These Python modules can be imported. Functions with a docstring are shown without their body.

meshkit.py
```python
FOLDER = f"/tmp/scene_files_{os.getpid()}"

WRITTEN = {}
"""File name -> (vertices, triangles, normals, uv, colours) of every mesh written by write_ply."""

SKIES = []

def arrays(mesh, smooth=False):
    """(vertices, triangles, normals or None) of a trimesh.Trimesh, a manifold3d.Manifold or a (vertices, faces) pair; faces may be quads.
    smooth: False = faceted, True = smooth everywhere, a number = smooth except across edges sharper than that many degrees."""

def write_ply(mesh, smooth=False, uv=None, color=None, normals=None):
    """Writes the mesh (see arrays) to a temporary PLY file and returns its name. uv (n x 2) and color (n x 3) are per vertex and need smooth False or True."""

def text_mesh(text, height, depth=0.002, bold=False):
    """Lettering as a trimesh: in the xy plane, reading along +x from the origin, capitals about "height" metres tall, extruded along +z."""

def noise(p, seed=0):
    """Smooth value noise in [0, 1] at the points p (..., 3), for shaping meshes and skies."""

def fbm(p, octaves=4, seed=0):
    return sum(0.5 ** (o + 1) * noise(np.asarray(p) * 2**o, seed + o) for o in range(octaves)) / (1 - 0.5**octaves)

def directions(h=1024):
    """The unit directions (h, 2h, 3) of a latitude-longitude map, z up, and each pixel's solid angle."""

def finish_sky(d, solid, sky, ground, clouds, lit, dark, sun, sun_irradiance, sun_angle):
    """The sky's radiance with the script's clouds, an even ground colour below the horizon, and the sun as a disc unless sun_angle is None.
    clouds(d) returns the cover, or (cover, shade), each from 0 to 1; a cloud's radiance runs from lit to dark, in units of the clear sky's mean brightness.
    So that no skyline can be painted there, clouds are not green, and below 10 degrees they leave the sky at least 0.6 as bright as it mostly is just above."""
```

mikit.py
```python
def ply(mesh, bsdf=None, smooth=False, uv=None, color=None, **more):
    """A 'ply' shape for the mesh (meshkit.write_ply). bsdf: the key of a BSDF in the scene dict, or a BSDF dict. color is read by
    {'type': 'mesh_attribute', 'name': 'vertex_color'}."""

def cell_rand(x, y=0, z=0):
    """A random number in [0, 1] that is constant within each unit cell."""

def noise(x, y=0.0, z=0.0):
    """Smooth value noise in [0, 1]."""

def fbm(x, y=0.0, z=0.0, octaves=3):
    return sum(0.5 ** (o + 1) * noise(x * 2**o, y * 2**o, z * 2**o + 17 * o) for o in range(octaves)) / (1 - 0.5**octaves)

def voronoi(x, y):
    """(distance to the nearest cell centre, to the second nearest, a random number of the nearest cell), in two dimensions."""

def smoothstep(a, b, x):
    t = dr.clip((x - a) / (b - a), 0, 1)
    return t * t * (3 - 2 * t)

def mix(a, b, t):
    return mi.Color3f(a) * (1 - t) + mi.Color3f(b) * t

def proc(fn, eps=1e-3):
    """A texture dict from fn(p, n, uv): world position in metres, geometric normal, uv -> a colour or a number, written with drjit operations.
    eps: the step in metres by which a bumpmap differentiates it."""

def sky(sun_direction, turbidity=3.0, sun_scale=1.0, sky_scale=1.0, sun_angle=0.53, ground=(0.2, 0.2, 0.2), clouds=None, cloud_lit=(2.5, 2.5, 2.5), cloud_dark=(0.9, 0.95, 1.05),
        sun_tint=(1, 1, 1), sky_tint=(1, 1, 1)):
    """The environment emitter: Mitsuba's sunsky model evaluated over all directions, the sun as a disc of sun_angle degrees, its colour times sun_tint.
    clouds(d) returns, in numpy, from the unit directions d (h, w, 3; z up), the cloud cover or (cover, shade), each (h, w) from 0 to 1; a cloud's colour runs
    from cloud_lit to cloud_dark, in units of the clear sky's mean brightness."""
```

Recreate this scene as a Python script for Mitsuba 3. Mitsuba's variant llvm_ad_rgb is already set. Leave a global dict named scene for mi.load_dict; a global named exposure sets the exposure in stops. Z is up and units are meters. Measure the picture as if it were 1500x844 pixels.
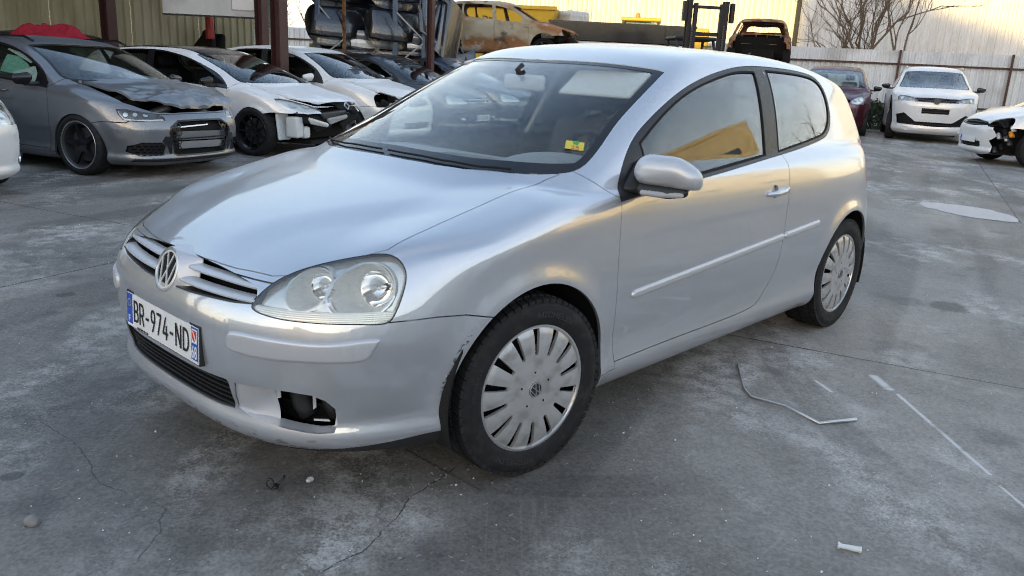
import math, random, numpy as np, trimesh, shapely, manifold3d as m3
import drjit as dr, mitsuba as mi, mikit, meshkit
from scipy.interpolate import CubicSpline, PchipInterpolator
from scipy import ndimage
from scipy.spatial import cKDTree
from shapely.geometry import Polygon, LineString, Point, box as sbox
from shapely import affinity
from mikit import noise, fbm, voronoi, smoothstep, mix, cell_rand
T4 = mi.ScalarTransform4f
scene, labels = {}, {}
rng = np.random.default_rng(7)

# ------------------------------------------------------------------ camera, sky, exposure
CX, CY, CZ, YAW, PITCH, ROLL = 1.92587, 2.51658, 1.35955, -2.395254, -0.2699, 0.050019
_fw = np.array([math.cos(YAW)*math.cos(PITCH), math.sin(YAW)*math.cos(PITCH), math.sin(PITCH)])
_r = np.cross(_fw, [0, 0, 1]); _r /= np.linalg.norm(_r); _u = np.cross(_r, _fw)
_up = -_r*math.sin(ROLL)+_u*math.cos(ROLL)
scene['camera'] = {'type': 'perspective', 'fov': 64.831, 'fov_axis': 'x', 'near_clip': .05, 'far_clip': 600.,
                   'to_world': T4().look_at(origin=[CX, CY, CZ], target=(np.array([CX, CY, CZ])+_fw).tolist(), up=_up.tolist())}
_el, _az = math.radians(5.), math.radians(17.2)
SUN = (math.cos(_el)*math.cos(_az), math.cos(_el)*math.sin(_az), math.sin(_el))
def cloud_cover(d):
    q = d/np.maximum(d[..., 2:3]+.15, .05)
    c = meshkit.fbm(np.stack([q[..., 0]*.5+3, q[..., 1]*1.0, q[..., 0]*0+2], -1), 5, 3)
    veil = .05+.30*np.clip((c-.47)/.2, 0, 1)+.45*np.exp(-(d[..., 2]/.25)**2)
    return veil*np.clip(.35+d[..., 2]*4, 0, 1), np.clip(.55-(c-.5)*1.5, 0, 1)
scene['sky'] = mikit.sky(SUN, turbidity=2.6, clouds=cloud_cover, cloud_lit=(1.80, 1.77, 1.88), cloud_dark=(1.05, 1.10, 1.30), ground=(.12, .12, .12), sun_scale=.42, sun_tint=(.62, .98, 2.5), sky_tint=(1.03, 1.0, 1.10))
exposure = 4.85

def prof(pts):
    "smooth 1-D profile through points, constant slope outside"
    p = np.array(sorted(pts), float)
    f = PchipInterpolator(p[:, 0], p[:, 1], extrapolate=False)
    x0, x1, y0, y1 = p[0, 0], p[-1, 0], p[0, 1], p[-1, 1]
    xs = np.linspace(x0, x1, 6000); ys = f(xs)
    ys = ndimage.gaussian_filter1d(ys, 95, mode='nearest')       # rounds the joints of the pieces
    s0, s1 = (ys[1]-ys[0])/(xs[1]-xs[0]), (ys[-1]-ys[-2])/(xs[-1]-xs[-2])
    def g(x):
        x = np.asarray(x, float)
        return np.interp(x, xs, ys) + np.minimum(x-x0, 0)*s0 + np.maximum(x-x1, 0)*s1
    return g
def smax(a, b, k):
    h = np.maximum(k-np.abs(a-b), 0)/k
    return np.maximum(a, b) + h*h*h*k/6
def smin(a, b, k): return -smax(-a, -b, k)
def sstep(a, b, x):
    t = np.clip((x-a)/(b-a), 0, 1); return t*t*(3-2*t)

class Plan2D:
    "signed distance to a closed mirrored plan outline, on a grid"
    def __init__(s, pts, h=.01, pad=.35):
        p = np.array(pts, float)
        full = np.vstack([p, (p*[1, -1])[::-1][1:-1] if p[-1, 1] == 0 else (p*[1, -1])[::-1]])
        if np.allclose(full[0], [p[0, 0], 0]) : pass
        full = np.vstack([full, full[:1]])
        t = np.r_[0, np.cumsum(np.linalg.norm(np.diff(full, axis=0), axis=1))]
        c = CubicSpline(t, full, bc_type='periodic')(np.linspace(0, t[-1], 1600))[:-1]
        x0, y0 = c.min(0)-pad; x1, y1 = c.max(0)+pad
        nx, ny = int((x1-x0)/h)+1, int((y1-y0)/h)+1
        gx, gy = np.meshgrid(x0+h*np.arange(nx), y0+h*np.arange(ny), indexing='ij')
        P = shapely.points(gx.ravel(), gy.ravel()); poly = Polygon(c); shapely.prepare(poly)
        from scipy.spatial import cKDTree
        dense = np.vstack([c+(np.roll(c, -1, 0)-c)*f for f in (0, .25, .5, .75)])
        d = cKDTree(dense).query(np.c_[gx.ravel(), gy.ravel()])[0]
        d = np.where(shapely.contains(poly, P), -d, d).reshape(nx, ny)
        s.c = ndimage.spline_filter(d, 3); s.o = (x0, y0, h)
    def __call__(s, x, y):
        x, y = np.broadcast_arrays(x, y); sh = x.shape
        return ndimage.map_coordinates(s.c, [(x.ravel()-s.o[0])/s.o[2], (y.ravel()-s.o[1])/s.o[2]], order=3, prefilter=False, mode='nearest').reshape(sh)

def grad(F, V, e=2e-3):
    g = np.empty_like(V)
    for k in range(3):
        d = np.zeros(3); d[k] = e
        g[:, k] = (F(V+d)-F(V-d))/(2*e)
    return g
def project(F, V, n=3, fix=None):
    for _ in range(n):
        g = grad(F, V); f = F(V)
        V = V - np.clip(f/np.maximum((g*g).sum(1), .05), -.03, .03)[:, None]*g
    return V
def surface_net(F, lo, hi, h, sub=1):
    lo, hi = np.array(lo, float), np.array(hi, float)
    n = np.ceil((hi-lo)/h).astype(int)+1
    ax = [lo[k]+h*np.arange(n[k]) for k in range(3)]
    val = np.empty(n)
    Y, Z = np.meshgrid(ax[1], ax[2], indexing='ij')
    for a in range(0, n[0], 24):
        xs = ax[0][a:a+24]
        P = np.stack(np.broadcast_arrays(xs[:, None, None], Y[None], Z[None]), -1).reshape(-1, 3)
        val[a:a+24] = F(P).reshape(len(xs), n[1], n[2])
    val = np.where(np.abs(val) < 1e-9, 1e-9, val)
    ins = val < 0
    c = n-1
    acc = np.zeros((*c, 3)); cnt = np.zeros(c)
    idx = np.stack(np.meshgrid(*[np.arange(k) for k in c], indexing='ij'), -1).astype(float)
    corner = lambda o: tuple(slice(o[k], o[k]+c[k]) for k in range(3))
    for ax_ in range(3):
        u, w = [k for k in range(3) if k != ax_]
        for a in (0, 1):
            for b in (0, 1):
                o = [0, 0, 0]; o[u] = a; o[w] = b; o2 = list(o); o2[ax_] = 1
                v0, v1 = val[corner(o)], val[corner(o2)]
                m = (v0 < 0) != (v1 < 0)
                t = np.where(m, v0/np.where(m, v0-v1, 1), 0)
                p = np.zeros((*c, 3)); p += o; p[..., ax_] += t
                acc += p*m[..., None]; cnt += m
    on = cnt > 0
    ids = -np.ones(c, int); ids[on] = np.arange(on.sum())
    V = lo + h*(idx[on] + acc[on]/cnt[on][:, None])
    quads = []
    for ax_ in range(3):
        u, w = (ax_+1) % 3, (ax_+2) % 3
        sl0 = [slice(1, -1)]*3; sl1 = [slice(1, -1)]*3
        sl0[ax_] = slice(0, -1); sl1[ax_] = slice(1, None)
        a_, b_ = ins[tuple(sl0)], ins[tuple(sl1)]
        cross = np.argwhere(a_ != b_); flip = a_[a_ != b_]
        cross[:, [u, w]] += 1
        def at(du, dw):
            q = cross.copy(); q[:, u] -= du; q[:, w] -= dw; return ids[q[:, 0], q[:, 1], q[:, 2]]
        q = np.stack([at(1, 1), at(0, 1), at(0, 0), at(1, 0)], 1)
        quads.append(np.where(flip[:, None], q, q[:, ::-1]))
    Q = np.vstack(quads)
    d1 = np.linalg.norm(V[Q[:, 0]]-V[Q[:, 2]], axis=1); d2 = np.linalg.norm(V[Q[:, 1]]-V[Q[:, 3]], axis=1)
    T = np.where((d1 <= d2)[:, None, None], Q[:, [[0, 1, 2], [0, 2, 3]]], Q[:, [[1, 2, 3], [1, 3, 0]]]).reshape(-1, 3)
    V = project(F, V, 2)
    for _ in range(3): V = project(F, laplace(V, T, .5), 2)
    for _ in range(sub):
        V, T = trimesh.remesh.subdivide(V, T); V = project(F, V, 2)
    return V, T
def laplace(V, T, a):
    e = np.vstack([T[:, [0, 1]], T[:, [1, 2]], T[:, [2, 0]]])
    s = np.zeros_like(V); c = np.zeros(len(V))
    np.add.at(s, e[:, 0], V[e[:, 1]]); np.add.at(c, e[:, 0], 1)
    return V + a*(s/np.maximum(c, 1)[:, None]-V)

def MF(V, T): return m3.Manifold(m3.Mesh(np.asarray(V, np.float32), np.asarray(T, np.uint32)))
def prism(poly, a, b, axis='y'):
    "shapely polygon extruded from a to b: axis y -> outline in (x,z); z -> (x,y); x -> (y,z)"
    poly = poly if isinstance(poly, shapely.Geometry) else Polygon(poly)
    poly = shapely.geometry.polygon.orient(poly.buffer(0)) if poly.geom_type == 'Polygon' else poly.buffer(0)
    cs = []
    for g in getattr(poly, 'geoms', [poly]):
        cs.append(np.array(g.exterior.coords)[:-1]); cs += [np.array(r.coords)[:-1] for r in g.interiors]
    m = m3.CrossSection(cs, m3.FillRule.EvenOdd).extrude(b-a).translate((0, 0, a))
    M = {'z': [[1, 0, 0, 0], [0, 1, 0, 0], [0, 0, 1, 0]], 'y': [[1, 0, 0, 0], [0, 0, 1, 0], [0, 1, 0, 0]], 'x': [[0, 0, 1, 0], [1, 0, 0, 0], [0, 1, 0, 0]]}[axis]
    return m.transform(M)
def curve(pts, n=12, closed=True):
    "smooth closed outline through points; a point with a third value 1 is a corner"
    p = [tuple(q) for q in pts]
    corner = [i for i, q in enumerate(p) if len(q) > 2 and q[2]]
    P = np.array([q[:2] for q in p], float)
    if not corner:
        full = np.vstack([P, P[:1]]); t = np.r_[0, np.cumsum(np.linalg.norm(np.diff(full, axis=0), axis=1)**.7)]
        return CubicSpline(t, full, bc_type='periodic')(np.linspace(0, t[-1], n*len(P)+1))[:-1]
    out = []
    for a, i in enumerate(corner):
        j = corner[(a+1) % len(corner)]
        seg = P[i:j+1] if j > i else np.vstack([P[i:], P[:j+1]])
        if len(seg) == 2: out.append(seg[:1]); continue
        t = np.r_[0, np.cumsum(np.linalg.norm(np.diff(seg, axis=0), axis=1)**.7)]
        out.append(CubicSpline(t, seg, bc_type='natural')(np.linspace(0, t[-1], n*(len(seg)-1)+1))[:-1])
    return np.vstack(out)

# ------------------------------------------------------------------ scene helpers
I4 = np.eye(4)
def numbered(name, parent=None):
    base = f'{parent}__{name}' if parent else name
    if base not in scene and base not in labels and not any(k.startswith(base+'__') for k in scene): return base
    i = 1
    while True:
        k = f'{base}_{i:03d}'
        if k not in scene and k not in labels and not any(q.startswith(k+'__') for q in scene): return k
        i += 1
def tag(key, label=None, cat=None, group=None, kind=None):
    d = labels.setdefault(key, {})
    for a, b in (('label', label), ('category', cat), ('group', group), ('kind', kind)):
        if b: d[a] = b
    return key
def thing(name, label, cat, group=None):
    return tag(numbered(name), label, cat, group)
def raw_ply(V, T, N=None, bsdf=None, to_world=None):
    path = meshkit.write_ply((V, T), normals=N)
    d = {'type': 'ply', 'filename': path, 'face_normals': N is None}
    if bsdf: d['bsdf'] = {'type': 'ref', 'id': bsdf}
    if to_world is not None: d['to_world'] = T4(to_world)
    return d
def arr(mesh):
    if hasattr(mesh, 'to_mesh'):
        q = mesh.to_mesh(); return np.array(q.vert_properties[:, :3], float), np.array(q.tri_verts, int)
    if isinstance(mesh, tuple): return np.asarray(mesh[0], float), np.asarray(mesh[1], int)
    return np.array(mesh.vertices), np.array(mesh.faces)
def obj(name, mesh, bsdf, parent=None, smooth=30, M=None, dict_=None):
    key = numbered(name, parent)
    if dict_ is None:
        V, T = arr(mesh)
        if len(T) == 0: raise ValueError('empty mesh '+key)
        dict_ = mikit.ply(trimesh.Trimesh(V, T, process=False) if smooth is False else trimesh.Trimesh(V, T), bsdf, smooth)
    scene[key] = dict(dict_)
    if M is not None: scene[key]['to_world'] = T4(np.asarray(M, float))
    return key
def mat(loc=(0, 0, 0), rz=0, ry=0, rx=0, s=1):
    c = trimesh.transformations
    return c.translation_matrix(loc) @ c.rotation_matrix(rz, [0, 0, 1]) @ c.rotation_matrix(ry, [0, 1, 0]) @ c.rotation_matrix(rx, [1, 0, 0]) @ np.diag([s, s, s, 1.])
def cat(*ms): return trimesh.util.concatenate([m if isinstance(m, trimesh.Trimesh) else trimesh.Trimesh(*arr(m), process=False) for m in ms])
def bx(x0, x1, y0, y1, z0, z1):
    m = trimesh.creation.box((x1-x0, y1-y0, z1-z0)); m.apply_translation(((x0+x1)/2, (y0+y1)/2, (z0+z1)/2)); return m
def rbx(x0, x1, y0, y1, z0, z1, r=.01, n=8):
    "rounded box"
    x0, x1 = min(x0, x1), max(x0, x1); y0, y1 = min(y0, y1), max(y0, y1); z0, z1 = min(z0, z1), max(z0, z1)
    r = min(r, .49*(x1-x0), .49*(y1-y0), .49*(z1-z0))
    s = m3.Manifold.sphere(r, n)
    return trimesh.Trimesh(*arr(m3.Manifold.batch_hull([s.translate((x, y, z)) for x in (x0+r, x1-r) for y in (y0+r, y1-r) for z in (z0+r, z1-r)])))
def hull(pts):
    "hull of spheres (x, y, z, r)"
    return m3.Manifold.batch_hull([m3.Manifold.sphere(p[3], 14).translate(tuple(p[:3])) for p in pts])
def tube(path, r, n=8):
    P = np.asarray(path, float); r = np.broadcast_to(r, len(P)); t = np.gradient(P, axis=0)
    t /= np.linalg.norm(t, axis=1, keepdims=True); V = []; ref = np.array([0, 0, 1.]) if abs(t[0, 2]) < .9 else np.array([1., 0, 0])
    u = np.cross(t[0], ref); u /= np.linalg.norm(u); a = np.arange(n)*2*np.pi/n
    for p, d, q in zip(P, t, r):
        u = u-d*(u@d); u /= np.linalg.norm(u); w = np.cross(d, u)
        V.append(p+q*(np.cos(a)[:, None]*u+np.sin(a)[:, None]*w))
    V = np.vstack(V+[P[:1], P[-1:]]); T = []
    for i in range(len(P)-1):
        for j in range(n):
            k = (j+1) % n; A, B, C, D = i*n+j, i*n+k, (i+1)*n+k, (i+1)*n+j; T += [[A, B, C], [A, C, D]]
    m = len(P)*n
    for j in range(n): T += [[m, (j+1) % n, j], [m+1, m-n+j, m-n+(j+1) % n]]
    return trimesh.Trimesh(V, T)
def beam(a, b, w, h=None):
    "rectangular bar from a to b"
    a, b = np.array(a, float), np.array(b, float); d = b-a; L = np.linalg.norm(d); d /= L
    ref = np.array([0, 0, 1.]) if abs(d[2]) < .95 else np.array([1., 0, 0])
    u = np.cross(d, ref); u /= np.linalg.norm(u); v = np.cross(u, d)
    m = trimesh.creation.box((L, w, h or w)); M = np.eye(4); M[:3, 0], M[:3, 1], M[:3, 2], M[:3, 3] = d, u, v, (a+b)/2
    m.apply_transform(M); return m
def lathe(profile, n=48, axis='y'):
    m = trimesh.creation.revolve(np.array(profile, float), sections=n)
    if axis == 'y': m.apply_transform([[1, 0, 0, 0], [0, 0, 1, 0], [0, -1, 0, 0], [0, 0, 0, 1]])
    if axis == 'x': m.apply_transform([[0, 0, 1, 0], [0, 1, 0, 0], [-1, 0, 0, 0], [0, 0, 0, 1]])
    return m
def move(m, M):
    m = m.copy() if isinstance(m, trimesh.Trimesh) else trimesh.Trimesh(*arr(m)); m.apply_transform(M); return m
def extr(poly, depth, **k):
    return trimesh.util.concatenate([trimesh.creation.extrude_polygon(g, depth, engine='earcut') for g in getattr(poly, 'geoms', [poly]) if g.area > 1e-9])
def arc(cx, cz, R, a0, a1, n=24):
    a = np.radians(np.linspace(a0, a1, n)); return [(cx+R*math.cos(t), cz+R*math.sin(t)) for t in a]
def dprism(P3, d, a, b):
    "3-D outline swept along direction d from a to b about its mean"
    d = np.array(d, float); d /= np.linalg.norm(d); P3 = np.array(P3, float)
    e1 = np.cross([0, 0, 1.], d); e1 /= np.linalg.norm(e1); e2 = np.cross(d, e1); c = P3.mean(0)
    poly = Polygon(np.c_[(P3-c)@e1, (P3-c)@e2]).buffer(0)
    return dprism2(poly, c, e1, e2, d, a, b), (poly, c, e1, e2, d)
def dprism2(poly, c, e1, e2, d, a, b):
    return prism(poly, a, b, 'z').transform(np.c_[e1, e2, d, c])

class Skin:
    "a car's outer skin: an implicit function F (negative inside), meshed as a thin closed shell"
    def __init__(s, F, lo, hi, h, sub=1, t=.012, warp=None):
        s.F, s.warp = F, warp
        V, T = surface_net(F, lo, hi, h, sub)
        g = grad(F, V); g /= np.linalg.norm(g, axis=1, keepdims=True)
        s.V, s.T, s.N, s.edge = V, T, g, h/2**sub
        s.solid = MF(V, T)
        s.shell = MF(np.vstack([V, V-t*g]), np.vstack([T, T[:, ::-1]+len(V)]))
    def normals(s, V):
        g = grad(s.F, V); return g/np.maximum(np.linalg.norm(g, axis=1, keepdims=True), 1e-9)
    def split(s, m):
        V, T = arr(m)
        on = np.abs(s.F(V)) < 2.5e-3
        fn = np.cross(V[T[:, 1]]-V[T[:, 0]], V[T[:, 2]]-V[T[:, 0]]); fn /= np.maximum(np.linalg.norm(fn, axis=1, keepdims=True), 1e-12)
        N = s.normals(V)
        out = on[T].all(1) & ((fn*N[T].mean(1)).sum(1) > .6)
        return V, T, N, out
    def to_dict(s, V, T, N, bsdf, M):
        if s.warp is not None: V, N = s.warp(V, N)
        return raw_ply(V, T, N, bsdf, M)
    def solid_part(s, name, m, bsdf, parent, M=None, deform=None):
        V, T, N, out = s.split(m)
        if len(T) == 0: raise ValueError('empty part '+parent+' '+name)
        To = T[out]; Ti = T[~out]
        uo, io = np.unique(To, return_inverse=True)
        Vi = V[Ti.ravel()]; fn = np.cross(Vi[1::3]-Vi[0::3], Vi[2::3]-Vi[0::3]); fn /= np.maximum(np.linalg.norm(fn, axis=1, keepdims=True), 1e-12)
        VV = np.vstack([V[uo], Vi]); NN = np.vstack([N[uo], np.repeat(fn, 3, 0)])
        TT = np.vstack([io.reshape(-1, 3), len(uo)+np.arange(len(Vi)).reshape(-1, 3)])
        if deform is not None: VV, NN = deform(VV, NN, TT)
        key = numbered(name, parent); scene[key] = s.to_dict(VV, TT, NN, bsdf, M); return key
    def sheet(s, m, offset=0.):
        V, T, N, out = s.split(m); T = T[out]
        u, i = np.unique(T, return_inverse=True); V, N, T = V[u], N[u], i.reshape(-1, 3)
        return V+offset*N, T, N
    def sheet_part(s, name, m, bsdf, parent, offset=0., M=None, flip=False):
        V, T, N = s.sheet(m, offset)
        if flip: T, N = T[:, ::-1], -N
        key = numbered(name, parent); scene[key] = s.to_dict(V, T, N, bsdf, M); return key
    def raised(s, name, P3, d, bsdf, parent, height, rnd, M=None, reach=.25, edge=.006, base=-.004):
        "a moulding: the skin inside an outline, raised with rounded edges"
        m, (poly, c, e1, e2, dd) = dprism(P3, d, -reach, reach)
        V, T, N = s.sheet(s.shell ^ m)
        for _ in range(5):
            L = np.linalg.norm(V[T]-V[np.roll(T, 1, 1)], axis=2).max(1)
            if (L > edge).sum() == 0: break
            V, T = trimesh.remesh.subdivide(V, T, np.where(L > edge)[0]) if (L > edge).mean() < .6 else trimesh.remesh.subdivide(V, T)
        V = project(s.F, V, 2); N = s.normals(V)
        q = shapely.points((V-c)@e1, (V-c)@e2); dist = shapely.distance(poly.exterior, q)
        k = np.clip(dist/rnd, 0, 1); hgt = base+(height-base)*np.sqrt(np.maximum(1-(1-k)**2, 0))
        V = V+N*hgt[:, None]; key = numbered(name, parent)
        tm = trimesh.Trimesh(V, T, process=False); NN = np.array(tm.vertex_normals)
        scene[key] = s.to_dict(V, T, NN, bsdf, M); return key

# ------------------------------------------------------------------ materials
def C(*c): return {'type': 'rgb', 'value': list(c) if len(c) > 1 else [c[0]]*3}
def two(b): return {'type': 'twosided', 'bsdf': b}
def plain(key, col, rough=.5, metallic=0., spec=.5, clearcoat=0., **k):
    scene[key] = two({'type': 'principled', 'base_color': C(*col) if not isinstance(col, dict) else col, 'roughness': rough, 'metallic': metallic, 'specular': spec, 'clearcoat': clearcoat, 'clearcoat_gloss': .97, **k}); return key
def dirty(p, n, uv):
    z = mi.Float(p.z)
    g = fbm(p.x*9, p.y*9, p.z*14, 3)
    return smoothstep(.42, .05, z+.25*(g-.5))*.55
def silver(p, n, uv):
    d = dirty(p, n, uv); f = noise(p.x*900, p.y*900, p.z*900)
    return mix((.535, .55, .578), (.30, .28, .25), d*.55)*(.95+.10*f)
scene['paint_silver_base'] = {'type': 'principled', 'base_color': mikit.proc(silver), 'metallic': .66, 'roughness': .31, 'specular': .5, 'clearcoat': 1., 'clearcoat_gloss': .98}
def coated(key, base_key, amount=.22, a=.004):
    scene[key] = two({'type': 'blendbsdf', 'weight': amount, 'a': {'type': 'ref', 'id': base_key}, 'b': {'type': 'roughconductor', 'alpha': a, 'material': 'none', 'specular_reflectance': C(.95)}})
coated('paint_silver', 'paint_silver_base')
def chips(p, n, uv):
    # scraped edge of the bumper ahead of the left wheel, scuffs on the lip
    r = dr.sqrt(dr.square(p.x)+dr.square(p.z-.312))
    g = fbm(p.x*60, p.y*30, p.z*60, 3)
    arc_ = smoothstep(.012, .002, dr.abs(r-.392+.03*(g-.5)))*smoothstep(.36, .42, p.z)*smoothstep(.60, .54, p.z)*smoothstep(.1, .2, p.y)*smoothstep(.2, .25, p.x)
    sc = smoothstep(.56, .66, g)*arc_
    lip = smoothstep(.62, .68, fbm(p.x*40+5, p.y*24, p.z*70, 3))*smoothstep(.275, .245, p.z)*smoothstep(.55, .7, p.x)
    base = silver(p, n, uv)
    dark = smoothstep(.40, .48, noise(p.x*45, p.y*45, p.z*45))
    return mix(mix(base, mix((.75, .75, .75), (.05, .05, .05), dark), sc), (.16, .16, .16), lip*.75)
scene['paint_bumper_base'] = {**scene['paint_silver_base'], 'base_color': mikit.proc(chips)}
coated('paint_bumper', 'paint_bumper_base')
plain('silver_plastic', (.56, .565, .58), .36, .45, clearcoat=.6)
def rubber_f(p, n, uv):
    g = fbm(p.x*30, p.y*30, p.z*30, 3); return mix((.014, .014, .015), (.026, .025, .024), smoothstep(.4, .8, g))
plain('rubber', mikit.proc(rubber_f), .75, 0, .3)
plain('black_plastic', (.018, .018, .019), .42, 0, .45)
plain('matte_black', (.012, .012, .012), .8, 0, .25)
plain('gloss_black', (.010, .010, .012), .12, 0, .5, clearcoat=.5)
plain('dark_metal', (.10, .10, .105), .5, .7)
plain('chrome', (.82, .82, .83), .06, 1.)
plain('satin_chrome', (.66, .66, .66), .28, .9)
plain('lamp_silver', (.84, .84, .82), .24, .7)
plain('lamp_bowl', (.9, .9, .9), .05, 1.)
plain('lamp_matte', (.66, .66, .64), .45, .3)
def cap_f(p, n, uv):
    g = fbm(p.x*22, p.y*22, p.z*22, 4); return mix((.52, .515, .505), (.22, .195, .16), smoothstep(.46, .8, g)*.5)
plain('hubcap_paint', mikit.proc(cap_f), .36, .55, .5, clearcoat=.3)
def dusty(key, tint, amount, ior):
    scene[key] = {'type': 'blendbsdf', 'weight': amount, 'a': {'type': 'thindielectric', 'int_ior': ior, 'specular_transmittance': C(*tint)}, 'b': two({'type': 'diffuse', 'reflectance': C(.5, .5, .48)})}
dusty('clear_glass', (.93, .96, .94), .004, 1.38)
dusty('tinted_glass', (.66, .74, .71), .006, 1.52)
dusty('lamp_lens', (.95, .95, .91), .03, 1.5)
scene['red_lens'] = {'type': 'principled', 'base_color': C(.35, .01, .012), 'roughness': .08, 'specular': .5, 'clearcoat': 1.}
plain('trim_grey', (.22, .23, .235), .75)
plain('trim_dark', (.022, .023, .025), .65)
plain('trim_light', (.52, .52, .49), .8)
plain('cloth_dark', (.12, .122, .128), .9)
plain('plate_white', (.72, .72, .70), .35)
plain('plate_blue', (.02, .08, .42), .4)
plain('plate_red', (.50, .05, .03), .4)
plain('ink', (.012, .012, .012), .5)
plain('sticker_yellow', (.58, .50, .06), .5)
plain('sticker_green', (.04, .30, .06), .5)
plain('amber', (.7, .25, .02), .3)
plain('rubber_letter', (.035, .035, .036), .6, 0, .3)
plain('emblem_silver', (.80, .80, .80), .3, .6)
def paint(key, col, metallic=0., rough=.35, coat=.10):
    plain(key+'_base', col, rough, metallic, .5, 1.); scene[key+'_base'] = scene[key+'_base']['bsdf']; coated(key, key+'_base', coat, .02)
paint('paint_grey', (.135, .145, .16), .35, .35); paint('paint_white', (.70, .70, .69)); paint('paint_pearl', (.66, .655, .63)); paint('paint_black', (.008, .008, .010), 0, .3, .05)
paint('paint_maroon', (.075, .010, .020), .3); paint('paint_navy', (.008, .014, .035), .2); paint('paint_light_silver', (.5, .51, .52), .7, .3); paint('paint_red', (.35, .008, .012)); paint('paint_blue', (.03, .07, .16), .3)
scene['dark_glass'] = {'type': 'thindielectric', 'int_ior': 1.52, 'specular_transmittance': C(.30, .34, .33)}
def burnt_f(p, n, uv):
    a = fbm(p.x*2.2, p.y*2.2, p.z*2.6, 4); b = fbm(p.x*5+9, p.y*5, p.z*5, 4); c = fbm(p.x*1.3+4, p.y*1.3+20, p.z*1.6, 3)
    base = mix((.50, .43, .31), (.36, .28, .18), smoothstep(.35, .65, a))
    base = mix(base, (.32, .13, .045), smoothstep(.47, .60, c)*.85)
    base = mix(base, (.48, .45, .40), smoothstep(.58, .72, b)*.7)
    return mix(base, (.05, .042, .038), smoothstep(.60, .74, fbm(p.x*3+31, p.y*3, p.z*3+7, 4))*.8)
plain('burnt', mikit.proc(burnt_f), .8, .1, .3)
def rust_f(p, n, uv):
    a = fbm(p.x*6, p.y*6, p.z*6, 4); return mix((.26, .11, .045), mix((.06, .04, .03), (.34, .22, .13), smoothstep(.4, .7, noise(p.x*9, p.y*9, p.z*9))), smoothstep(.4, .65, a))
plain('rust', mikit.proc(rust_f), .85, .1, .3)
plain('soot', (.012, .011, .010), .9, 0, .2)
def yard_st(p): return p.x*float(YAc[0])+p.y*float(YAc[1]), p.x*float(-YAc[1])+p.y*float(YAc[0])
YAc = (math.cos(.3), math.sin(.3))
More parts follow.
